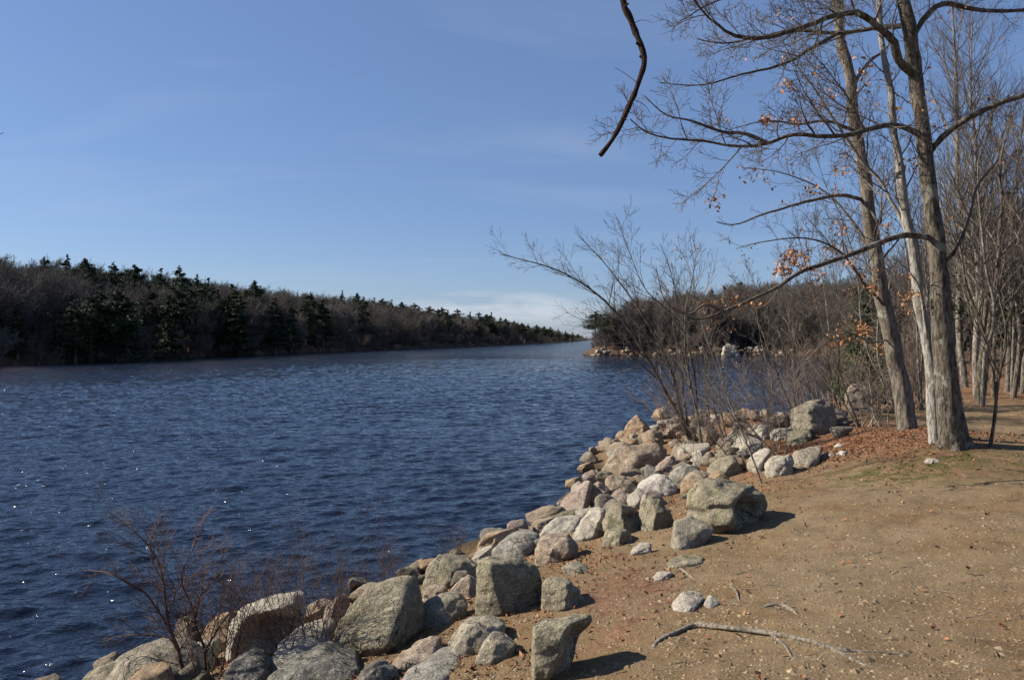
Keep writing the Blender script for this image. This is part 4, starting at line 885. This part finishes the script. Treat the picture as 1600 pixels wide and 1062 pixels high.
for k in range(17):
    bx = 1225+k*15+rgb.uniform(-9, 9); by = rgb.uniform(640, 668) if bx > 1290 else rgb.uniform(648, 668)
    if bx > 1380: by = rgb.uniform(600, 640)
    bush('bare brown bush in the thicket between the square boulder and the trees', (bx, by), rgb.uniform(70, 140), rgb.uniform(70, 110), 7, 200+k, r=.016, lean=rgb.uniform(-.3, .1), group=BG, mats=('brush', 'brush'), maxl=2, dens=.9, tipr=.003)
for k, (bx, by) in enumerate([(1500, 690-60), (1470, 640), (1440, 640), (1520, 600), (1580, 590), (1600, 600)]):
    bush('bare bush standing on the woodland floor beyond the trees', (bx, by), rgb.uniform(60, 120), 90, 6, 260+k, r=.015, group='bushes on the woodland floor', mats=('brush', 'brush'), tipr=.003)

for k in range(9):
    bx = 1045+k*21+rgb.uniform(-6, 6); by = rgb.uniform(668, 722)
    bush('fine leafless brush tangled over the rocks around the leaning stems', (bx, by), rgb.uniform(90, 190), rgb.uniform(90, 150), 5, 300+k, r=.010, lean=rgb.uniform(-.5, .1), group='brush tangled over the rocks', mats=('brush', 'brush'), maxl=2, dens=1.0, tipr=.0026)
# --- red twigged shrubs at the bottom left
def red_shrub():
    rg = random.Random(9); W = Wood(); D = hit(300, 1066)+.05; b = P(300, 1072, D)
    root = empty('shrub', tuple(b)); tag(root, 'big bare shrub with reddish brown stems fanning out over the water at bottom left', 'shrub')
    K = dict(maxl=3, dens=2.5, up=.12, kf=(.18, .46), tipr=.0016, seg=.06, ang=(.35, .9))
    for r0, pts in [(.017, [(300, 1085), (294, 1062), (283, 1030), (272, 1000), (262, 960), (256, 910), (245, 870), (222, 840), (190, 815), (165, 800)]),
                    (.013, [(283, 1030), (272, 1000), (250, 960), (225, 925), (190, 905), (165, 895), (130, 888)]),
                    (.012, [(325, 1085), (320, 1050), (318, 1015), (305, 980), (300, 940), (285, 900), (300, 860), (310, 820)]),
                    (.008, [(275, 1000), (250, 992), (215, 990), (170, 995), (130, 985)]),
                    (.009, [(318, 1020), (340, 985), (365, 950), (395, 910)]),
                    (.007, [(262, 960), (275, 920), (258, 880), (265, 830)]), (.008, [(305, 975), (315, 930), (345, 890), (360, 840)]),
                    (.008, [(322, 1060), (300, 1040), (270, 1035), (230, 1030)]), (.007, [(256, 910), (240, 880), (235, 840), (250, 800)])]:
        limb(W, rg, [(x, y, D+rg.uniform(-.06, .06)) for x, y in pts], r0, .002, **K)
    finish_tree(root, W, .0045, M['redtwig'], M['redtwig'], 'stems', 'twigs')
red_shrub()
bush('thin red twigged shrub with upright stems left of the largest boulder', (508, 1030), 215, 200, 14, 91, r=.006, lean=0, tipr=.0010, dens=1.1)
bush('sparse reddish shrub rising behind the whitish oval boulder', (450, 1042), 200, 190, 12, 92, r=.006, lean=-.05, tipr=.0010, dens=1.1)
bush('fine grey twigs fanning out around the foot of the big bare shrub', (335, 1058), 200, 330, 14, 97, r=.006, lean=-.1, tipr=.0013, dens=1.2)
bush('small red twigged bush at the water behind the arched boulder', (400, 985), 140, 170, 13, 93, r=.005, lean=0, tipr=.0010, D=7.2)
bush('low red brush at the waterline behind the mossy block', (708, 880), 70, 110, 10, 94, r=.005, lean=0, tipr=.0012, dens=1.2)
bush('reddish twigs growing between the largest boulder and the water', (600, 925), 85, 170, 16, 95, r=.005, lean=0, tipr=.0012, dens=1.2)
bush('small reddish twigs in front of the white rock', (1052, 790), 50, 50, 5, 96, r=.004, lean=-.4, tipr=.0012)

# --- exposed roots in the path
def root_thing(label, ctrl, r0, r1, subs, seed, name='exposed_root'):
    rg = random.Random(seed); W = Wood()
    def gp(x, y, lift):
        d = hit(x, y); p = P(x, y, d); p[2] = gz(p[0], p[1])+lift; return p
    def run(ct, ra, rb):
        c = np.array([gp(x, y, l) for x, y, l in ct]); s_ = spline(c, .03); n = len(s_)
        rad = np.linspace(ra, rb, n)*(1+.10*np.array([rg.gauss(0, 1) for _ in range(n)])); W.tube(s_, rad, 8)
    run(ctrl, r0*1.7, r1*1.7)
    for ct, ra, rb in subs: run(ct, ra*1.7, rb*1.7)
    V, Fc = W.mesh(); o = link_mesh(name, V, Fc, M['root']); tag(o, label, 'tree root')
root_thing('long grey root crossing the dirt at the bottom of the path', [(1380, 1046, -.03), (1345, 1036, -.004), (1300, 1016, .004), (1262, 1005, .010), (1210, 995, .014), (1160, 989, .016), (1110, 982, .018), (1085, 980, .018), (1065, 988, .012), (1040, 998, .006), (1025, 1006, .001), (1014, 1020, -.02)], .008, .007,
    [([(1300, 1016, .004), (1340, 1018, .0), (1400, 1022, .0), (1440, 1024, -.01)], .008, .004), ([(1205, 994, .008), (1225, 1008, .002), (1240, 1030, -.006)], .006, .003), ([(1090, 980, .016), (1130, 984, .018), (1170, 988, .016), (1215, 994, .012)], .012, .008), ([(1060, 990, .004), (1030, 1000, .004), (1018, 1024, -.01)], .006, .003)], 1)
root_thing('short arched root beyond the long one', [(1185, 951, -.02), (1205, 946, .006), (1222, 948, .008), (1240, 956, .003), (1248, 964, -.02)], .009, .006, [], 2)
root_thing('thin upright root stub in the dirt right of the pair of stones', [(1140, 915, -.01), (1150, 925, .006), (1156, 942, -.01)], .006, .003, [], 3)
root_thing('pale twig of root near the flat mossy stone', [(1062, 887, -.005), (1078, 900, .006), (1092, 911, -.01)], .007, .004, [], 4)

# --- evergreen shrub behind the second tree
def conifer_mesh(rg, H, Wd, n_b, leaf, z0=.25, trunk_r=.16, shape='pine', nl=22):
    """trunk wood + needle sprays (small triangles) along drooping/rising boughs"""
    W = Wood(); W.tube([(0, 0, -.3), (rg.uniform(-.1, .1), 0, H*.4), (rg.uniform(-.15, .15), .05, H*.75), (0, 0, H*.98)], [trunk_r, trunk_r*.75, trunk_r*.4, .02], 6)
    pts = []
    for k in range(n_b):
        t = z0+(1-z0)*min(1, max(0, (k+rg.random())/n_b+rg.gauss(0, .04))); z = t*H
        if shape == 'pine': prof = min(1, (1-t)*2.1+.06)*(.55+.45*math.sin(min(1, (t-z0)/(1-z0)*2.2)*1.57))
        elif shape == 'cone': prof = (1-t)**.8+.05
        else: prof = math.sqrt(max(0, 1-(2*t-1)**2))*.9+.15
        L = Wd*.5*prof*rg.choice([.5, .8, 1, 1.1, 1.3])*rg.uniform(.8, 1.1); a = rg.uniform(0, 6.283); rise = rg.uniform(-.05, .35) if shape == 'pine' else rg.uniform(-.35, .1)
        p = [(0, 0, z), (math.cos(a)*L*.5, math.sin(a)*L*.5, z+L*rise*.3), (math.cos(a)*L, math.sin(a)*L, z+L*rise)]
        W.tube(p, [max(.012, L*.016), L*.009+.004, .004], 3)
        for j in range(int(nl*min(1, (L/(Wd*.28))**1.1))+5):
            f = rg.uniform(.25, 1.05); s = L*.2*(1.1-f*.5)
            pts.append((math.cos(a)*L*f+rg.gauss(0, s), math.sin(a)*L*f+rg.gauss(0, s), z+L*rise*f+rg.gauss(0, s*.55)+s*.25))
    pts = np.array(pts); n = len(pts); rng = np.random.default_rng(rg.randrange(9999))
    ax = rng.normal(0, 1, (n, 3, 3)); ax[..., 2] *= .6; ax /= np.linalg.norm(ax, axis=2, keepdims=True)
    V = pts[:, None]+ax*(leaf*rng.uniform(.5, 1.25, (n, 1, 1)))
    return W, V.reshape(-1, 3), np.arange(n*3).reshape(-1, 3)
def evergreen(label, base, hpx, wpx, seed, D=None, shape='round', mat='needle2', name='evergreen_shrub', cat='evergreen shrub', n=90, nl=60, leaf=.05, z0=.05, group=None):
    rg = random.Random(seed); bx, by = base; D = D or hit(bx, by); b = P(bx, by, D); z = gz(b[0], b[1]); H = z*0+ (by-(by-hpx))/F*D
    root = empty(name, (b[0], b[1], z)); tag(root, label, cat, group)
    W, V, T = conifer_mesh(rg, H, wpx/F*D, n, leaf, z0, H*.016+.01, shape, nl)
    V2, F2 = W.mesh(); link_mesh('trunk', V2, F2, M['oak'], root); link_mesh('foliage', V, T, M[mat], root, smooth=False)
evergreen('low yellow green evergreen bush behind the leaning tree', (1350, 628), 85, 85, 51, leaf=.045)
evergreen('green evergreen bush standing by the bay, left of another', (1316, 632), 60, 55, 52, leaf=.045)
evergreen('dark young pine rising behind the thicket by the bay', (1345, 600), 210, 110, 53, D=30, shape='cone', mat='needle', name='pine_tree', cat='pine tree', n=70, nl=50, leaf=.09, z0=.2)
evergreen('large dark pine behind the bare trees at the right edge', (1575, 590), 310, 210, 54, D=23, shape='pine', mat='needle', name='pine_tree', cat='pine tree', n=90, nl=110, leaf=.10, z0=.25)
evergreen('second large pine beyond the frame edge behind the bare trees', (1640, 570), 270, 170, 55, D=38, shape='pine', mat='needle', name='pine_tree', cat='pine tree', n=70, nl=60, leaf=.12, z0=.25)

# ------------------------------------------------------------------ far woods
def far_bare(seed, H, reddish=False, dens=1.0, br=1.0):
    rg = random.Random(seed); W = Wood()
    pts = [(0, 0, -.4)]; x = y = 0
    for k in range(1, 7): x += rg.gauss(0, .12); y += rg.gauss(0, .12); pts.append((x, y, H*.62*k/6))
    rad = list(np.linspace(H*.0145, H*.007, 7)); W.tube(pts, rad, 5)
    for k in range(int(26*dens)):
        t = rg.uniform(.16, 1.0); i = min(5, int(t*6)); q = pts[i+1] if t > .95 else tuple(pts[i][j]+(pts[i+1][j]-pts[i][j])*(t*6-i) for j in range(3))
        a = rg.uniform(0, 6.283); up = rg.uniform(.5, 1.5); d = Vector((math.cos(a), math.sin(a), up)).normalized()
        grow(W, rg, q, tuple(d), H*rg.uniform(.24, .40)*(1.2-t*.5), H*.0042, 1, 3, up=.2, wander=.22, dens=1.5*br, ang=(.35, .95), tipr=.013, minL=.3, seg=.9)
    return W
FARP = []
for k in range(5):
    W = far_bare(400+k, 9.5, dens=1.0, br=1.0); V, Fc = W.mesh()
    print('far', len(Fc))
    o = link_mesh('bare_tree', V, Fc, M['fartwig'] if k % 2 else M['fartwig2'], smooth=False); FARP.append(o)
PINEP = []
for k in range(6):
    rg = random.Random(500+k)
    W, V, T = conifer_mesh(rg, 13, [6.5, 5, 7.5, 4.5, 6, 8][k], 74, .23, [.3, .22, .45, .12, .2, .5][k], .2, 'cone' if k in (3, 4) else 'pine', 120)
    V2, F2 = W.mesh(); n2 = len(V2); print('pine', len(T))
    o = link_mesh('pine_tree', np.vstack([V2, V]), [F2, T+n2], None, smooth=False, mats=[M['fartwig'], M['needle']], midx=[0]*len(F2)+[1]*len(T)); PINEP.append(o)
class Placer:
    def __init__(s): s.used = set()
    def put(s, src, x, y, sc, rz, label, cat, group, sx=1):
        if src.name in s.used: o = src.copy(); COL.objects.link(o)
        else: o = src; s.used.add(src.name)
        o.location = (x, y, gz(x, y)-.1); o.scale = (sc*sx, sc*sx, sc); o.rotation_euler = (0, 0, rz); tag(o, label, cat, group)
PL = Placer(); rg = random.Random(60)
def ridge_scale(y): return float(np.interp(y, [0, 160, 260, 400, 700, 1000], [1.08, 1.14, 1.15, 1.1, .8, .6]))
def shore_line(pts, n, smin, smax, r_):
    """random spots inland of a stretch of shore"""
    P_ = np.array(pts, float); seg = np.linalg.norm(np.diff(P_, axis=0), axis=1)
    out = []
    for _ in range(n):
        i = r_.choices(range(len(seg)), weights=seg/np.maximum(P_[:-1, 1], 60)**.55)[0]; t = r_.random(); q = P_[i]*(1-t)+P_[i+1]*t
        e = P_[i+1]-P_[i]; nn = np.array([-e[1], e[0]])/np.linalg.norm(e); s = r_.uniform(smin, smax)
        out.append((q[0]+nn[0]*s, q[1]+nn[1]*s))
    return out
LEFT = [(-120, 40), (-75, 60), (-55, 82), (-50, 110), (-44, 140), (-38, 170), (-20, 240), (20, 450), (63, 720), (95, 950)]
LAB_L = 'bare grey brown tree in the wood on the far left shore'
spots = []
for (x, y) in shore_line(LEFT, 900, 1.5, 26, rg):
    if shore(np.array([x]), np.array([y]))[0] < 1.2 or y > 560: continue
    px = CX+x/y*F
    if px < -60: continue
    spots.append((math.hypot(x, y), x, y))
spots.sort(); 
for _, x, y in spots[:185]:
    PL.put(rg.choice(FARP), x, y, rg.uniform(.7, 1.1)*ridge_scale(y), rg.uniform(0, 6.28), LAB_L, 'bare tree', 'bare trees of the wood across the lake', rg.uniform(.85, 1.15))
RIGHT = [(12.7, 133), (22, 134), (30, 131), (42, 132), (50, 125), (46, 108), (34, 80), (26, 60)][::-1]
LAB_R = 'bare reddish brown tree in the wood on the far right point'
spr = []
for (x, y) in shore_line(RIGHT, 330, 1.0, 30, rg):
    x2, y2 = x, y
    if shore(np.array([x2]), np.array([y2]))[0] < 1.0: continue
    if x2 < y2*.10: continue
    spr.append((math.hypot(x2, y2), x2, y2))
spr.sort()
for _, x, y in spr[:110]:
    PL.put(rg.choice(FARP), x, y, rg.uniform(.6, .95), rg.uniform(0, 6.28), LAB_R, 'bare tree', 'bare trees of the wood on the right point', 1.1)
ORDN = ['first', 'second', 'third', 'fourth', 'fifth', 'sixth', 'seventh', 'eighth', 'ninth', 'tenth', 'eleventh', 'twelfth', 'thirteenth', 'fourteenth', 'fifteenth', 'sixteenth', 'seventeenth', 'eighteenth', 'nineteenth',
        'twentieth', 'twenty-first', 'twenty-second', 'twenty-third', 'twenty-fourth', 'twenty-fifth', 'twenty-sixth', 'twenty-seventh', 'twenty-eighth', 'twenty-ninth', 'thirtieth', 'thirty-first', 'thirty-second', 'thirty-third', 'thirty-fourth']
ORDN += ['thirty-fifth', 'thirty-sixth', 'thirty-seventh', 'thirty-eighth', 'thirty-ninth', 'fortieth', 'forty-first', 'forty-second']
# pines one can tell apart: (photo x of the crown, photo y of its top, distance, prototype)
def pine(px, top, D, k, label, wide=1.0, group='pines on the far left shore'):
    x = (px-CX)/F*D; z = gz(x, D); ztop = CZ-(top-(6 if D < 240 else 2)-HY)/F*D; sc = (ztop-z)/13.0
    PL.put(PINEP[k], x, D, sc, rg.uniform(0, 6.28), label, 'pine tree', group, wide*1.45)
for i_, (px, top, D, k, wd) in enumerate(sorted([(70, 406, 128, 0, .7), (105, 403, 132, 3, .8), (133, 408, 126, 2, .75), (178, 415, 130, 0, .75), (210, 419, 130, 5, .8), (252, 425, 134, 4, .8), (280, 421, 132, 0, .9), (308, 434, 138, 3, .8),
        (326, 440, 140, 4, .8), (398, 443, 150, 2, .7), (155, 452, 98, 4, 1.0), (185, 455, 97, 0, .9), (362, 450, 128, 4, 1.0), (340, 458, 135, 3, 1), (40, 468, 92, 2, 1.0), (12, 485, 88, 5, 1.0),
        (275, 458, 112, 5, .9), (485, 462, 165, 0, .8), (478, 470, 160, 4, .8), (568, 470, 190, 4, .8), (535, 459, 215, 3, .7), (558, 463, 225, 2, .7), (90, 500, 90, 3, 1.1), (2, 455, 90, 4, 1.2), (28, 478, 86, 3, 1.1), (60, 470, 96, 4, 1.0), (118, 474, 92, 4, 1.1), (142, 462, 95, 0, 1.0), (200, 470, 97, 3, 1.1), (232, 452, 112, 4, 1.0), (262, 476, 104, 3, 1.1), (296, 448, 120, 4, .9), (376, 466, 125, 3, 1.1), (318, 452, 128, 0, .9), (430, 470, 140, 4, 1.0), (505, 474, 165, 4, 1.0), (455, 480, 148, 3, 1.0)])):
    pine(px, top, D, k, f'dark pine on the far left hillside, {ORDN[i_]} from the left edge'+(', rising above the wood' if top < 448 else ', down the slope'), wd)
for i_, (px, top, D) in enumerate(sorted([(585, 467, 250), (598, 468, 255), (612, 470, 262), (628, 473, 268), (648, 475, 270), (655, 480, 262), (672, 480, 280), (690, 482, 290), (684, 484, 260), (700, 486, 262), (715, 484, 300), (735, 489, 310), (748, 489, 320), (760, 492, 330),
        (768, 490, 340), (782, 497, 345), (790, 499, 360), (803, 503, 370), (815, 506, 380), (825, 507, 400), (838, 509, 420), (850, 511, 450), (860, 512, 480), (872, 515, 520), (884, 518, 560), (894, 520, 620), (903, 523, 680), (700, 500, 250), (722, 498, 270), (745, 502, 290), (770, 506, 320), (665, 497, 240)])):
    pine(px, top, D, rg.choice([0, 2, 4, 5]), f'dark pine, {ORDN[i_]} from the left in the distant row toward the lake end', 1.0, 'pines fading down the far shore')
for i_, (px, top, D, k, wd) in enumerate(sorted([(930, 492, 140, 5, 1.1), (945, 495, 138, 2, 1.1), (960, 486, 145, 4, 1.1), (980, 478, 150, 0, 1), (1158, 445, 165, 2, .7), (1165, 480, 140, 4, .7), (1112, 455, 170, 0, .6), (1020, 470, 160, 5, .8)])):
    pine(px, top, D, k, f'dark pine on the wooded right point, {ORDN[i_]} from its tip', wd, 'pines on the right point')
for o in PINEP:
    if o.name not in PL.used: bpy.data.objects.remove(o)
# the rest of the wood, which reads as one mass
def woods_stuff(name, label, pts, protos, smin, smax):
    me = bpy.data.meshes.new(name); me.vertices.add(len(pts)); me.vertices.foreach_set('co', np.asarray(pts, np.float32).ravel()); me.update()
    o = bpy.data.objects.new(name, me); COL.objects.link(o); tag(o, label, 'woodland', kind='stuff')
    ng = bpy.data.node_groups.new(name, 'GeometryNodeTree'); N = ng.nodes; L = ng.links
    ng.interface.new_socket('Geometry', in_out='INPUT', socket_type='NodeSocketGeometry'); ng.interface.new_socket('Geometry', in_out='OUTPUT', socket_type='NodeSocketGeometry')
    gi = N.new('NodeGroupInput'); go_ = N.new('NodeGroupOutput'); jn = N.new('GeometryNodeJoinGeometry')
    ix = N.new('GeometryNodeInputIndex')
    for k, pr in enumerate(protos):
        ip = N.new('GeometryNodeInstanceOnPoints'); oi = N.new('GeometryNodeObjectInfo'); oi.inputs['Object'].default_value = pr; oi.transform_space = 'ORIGINAL'
        md = N.new('ShaderNodeMath'); md.operation = 'MODULO'; L.new(ix.outputs[0], md.inputs[0]); md.inputs[1].default_value = len(protos)
        cp = N.new('ShaderNodeMath'); cp.operation = 'COMPARE'; L.new(md.outputs[0], cp.inputs[0]); cp.inputs[1].default_value = k; cp.inputs[2].default_value = .2
        rv = N.new('FunctionNodeRandomValue'); rv.data_type = 'FLOAT_VECTOR'; rv.inputs['Min'].default_value = (0, 0, 0); rv.inputs['Max'].default_value = (.05, .05, 6.28)
        an = N.new('GeometryNodeInputNamedAttribute'); an.data_type = 'FLOAT'; an.inputs['Name'].default_value = 'sc'
        L.new(gi.outputs[0], ip.inputs['Points']); L.new(cp.outputs[0], ip.inputs['Selection']); L.new(oi.outputs['Geometry'], ip.inputs['Instance'])
        L.new(rv.outputs['Value'], ip.inputs['Rotation']); L.new(an.outputs['Attribute'], ip.inputs['Scale']); L.new(ip.outputs[0], jn.inputs[0])
    L.new(jn.outputs[0], go_.inputs[0])
    a = me.attributes.new('sc', 'FLOAT', 'POINT'); r_ = np.random.default_rng(4)
    a.data.foreach_set('value', (r_.uniform(smin, smax, len(pts))*np.array([ridge_scale(p[1]) for p in pts])).astype(np.float32))
    md = o.modifiers.new('wood', 'NODES'); md.node_group = ng
    return o
def zpts(L_):
    a = np.array(L_); return np.column_stack([a, ground(a[:, 0], a[:, 1])-.1])
BUSHP = []
for k in range(3):
    rgk = random.Random(740+k); W = Wood()
    for j in range(9):
        a = rgk.uniform(0, 6.28); d = Vector((math.cos(a)*.6, math.sin(a)*.6, 1)).normalized(); grow(W, rgk, (math.cos(a)*.5, math.sin(a)*.5, -.2), tuple(d), rgk.uniform(1.8, 3), .025, 0, 2, up=.1, wander=.2, dens=1.5, ang=(.3, .8), tipr=.012, minL=.25)
    V, Fc = W.mesh(); o = link_mesh('bush', V, Fc, M['fartwig2'] if k else M['fartwig'], smooth=False); BUSHP.append(o)
for k, o in enumerate(BUSHP):
    x, y = [(-52.5, 78), (-51, 88), (-46.5, 112)][k]; x -= 3; o.location = (x, y, gz(x, y)); tag(o, ['low brown bush at the waterline near the left edge of the photo', 'low bush on the far left shore, right of the one at the edge', 'low bush on the far left shore, below the tallest pines'][k], 'bush', 'bushes of the far left shore')
bsh = [(x, y) for (x, y) in shore_line(LEFT, 700, .4, 6, rg) if shore(np.array([x]), np.array([y]))[0] > .3]+[(x, y) for (x, y) in shore_line(RIGHT, 330, .6, 9, rg) if shore(np.array([x]), np.array([y]))[0] > .5 and x > y*.098]
bsh += [(x, y) for (x, y) in [(rg.uniform(13, 62), rg.uniform(122, 160)) for _ in range(420)] if x > y*.1 and shore(np.array([x]), np.array([y]))[0] > 3.2]
woods_stuff('shore_brush', 'brown leafless brush lining the far shores', zpts(bsh), BUSHP, .6, 1.3)
pl = [(x, y) for _, x, y in spots[185:]]+[(x, y) for (x, y) in shore_line(LEFT, 2600, 2, 95, rg) if shore(np.array([x]), np.array([y]))[0] > 1.5]
woods_stuff('far_woodland', 'mass of bare brown woodland covering the far left hillside', zpts(pl), FARP, .7, 1.1)
pr_ = [(x, y) for _, x, y in spr[110:]]+[(x, y) for (x, y) in shore_line(RIGHT, 900, 4, 90, rg) if shore(np.array([x]), np.array([y]))[0] > 1.5 and x > y*.105]
pr_ += [(x, y) for (x, y) in [(rg.uniform(16, 150), rg.uniform(135, 260)) for _ in range(500)] if x > y*.11]
pr_ += [(x, y) for (x, y) in [(rg.uniform(13, 62), rg.uniform(128, 168)) for _ in range(420)] if x > y*.1 and shore(np.array([x]), np.array([y]))[0] > 4]
pr_ += [(x, y) for (x, y) in [(rg.uniform(20, 150), rg.uniform(58, 140)) for _ in range(900)] if x > y*.38 and shore(np.array([x]), np.array([y]))[0] > 3]
woods_stuff('point_woodland', 'mass of bare brown woodland covering the hill on the right point', zpts(pr_), FARP, .7, 1.05)
# woods on the near right bank
MIDP = []
for k in range(6):
    rgk = random.Random(700+k); W = Wood(); H = rgk.uniform(8, 11)
    pts = [(0, 0, -.2)]; x = y = 0
    for j in range(1, 10): x += rgk.gauss(0, .09); y += rgk.gauss(0, .09); pts.append((x, y, H*.75*j/9))
    rad = list(np.linspace(.072, .02, 10)); W.tube(pts, rad, 8)
    kids(W, rgk, pts, rad, H*.5, 0, 3, .25, .2, 1.25, (.4, .95), .0034, minL=.2, t0=.25)
    root = empty('tree', (0, 0, -50)); 
    V, Fc = W.mesh(lambda rd: rd.max() >= .03); link_mesh('trunk', V, Fc, M['birch'] if k % 2 else M['oak'], root)
    V, Fc = W.mesh(lambda rd: rd.max() < .03); link_mesh('branches', V, Fc, M['twig'], root); MIDP.append(root)
usedm = set(); cnt = 0; tr = 0
while cnt < 46 and tr < 4000:
    tr += 1; px = rg.uniform(1400, 1720); d = rg.uniform(16, 62); x = (px-CX)/F*d
    if shore(np.array([x]), np.array([d]))[0] < 3: continue
    if px < 1480 and d < 22: continue
    k = rg.randrange(6); src = MIDP[k]
    if k in usedm:
        root = src.copy(); COL.objects.link(root)
        for ch in src.children: c = ch.copy(); COL.objects.link(c); c.parent = root
    else: root = src; usedm.add(k)
    root.location = (x, d, gz(x, d)-.05); root.rotation_euler = (rg.uniform(-.06, .06), rg.uniform(-.06, .06), rg.uniform(0, 6.28)); s = rg.uniform(.6, 1.15); root.scale = (s, s, s)
    tag(root, 'slender bare tree in the open wood beyond the path at the right', 'tree', 'bare trees in the wood at the right'); cnt += 1
# stones on the beach of the right point
PLs = Placer(); SP = []
for k in range(4):
    rr = random.Random(k+90); pts = []
    for _ in range(12):
        v = np.array([rr.gauss(0, 1), rr.gauss(0, 1), rr.gauss(0, 1)]); v /= np.linalg.norm(v); pts.append(v*np.array([.6, .45, .4]))
    SP.append(hull_rock('rock', pts, M[['pale', 'tan', 'orange', 'grey'][k]], 500+k, 1, 1.0, 10))
for k in range(110):
    t = rg.random(); x = 12.9+t*34; y = float(np.interp(x, [12.7, 22, 30, 42, 48], [133, 134, 131, 132, 127]))+rg.uniform(-.8, .6)
    src = rg.choice(SP); PLs.put(src, x, y, rg.uniform(.5, 1.5), rg.uniform(0, 6.28), 'small stone on the beach of the far right point', 'rock', 'stones on the beach of the far right point')
rock('white boulder on the beach of the far right point', 'pale', [(1129, 557), (1132, 542), (1139, 533), (1143, 535), (1150, 544), (1158, 556)], [], name='boulder', group='big rocks of the far beach', D=129.5, tilt=.2, thick=.8)
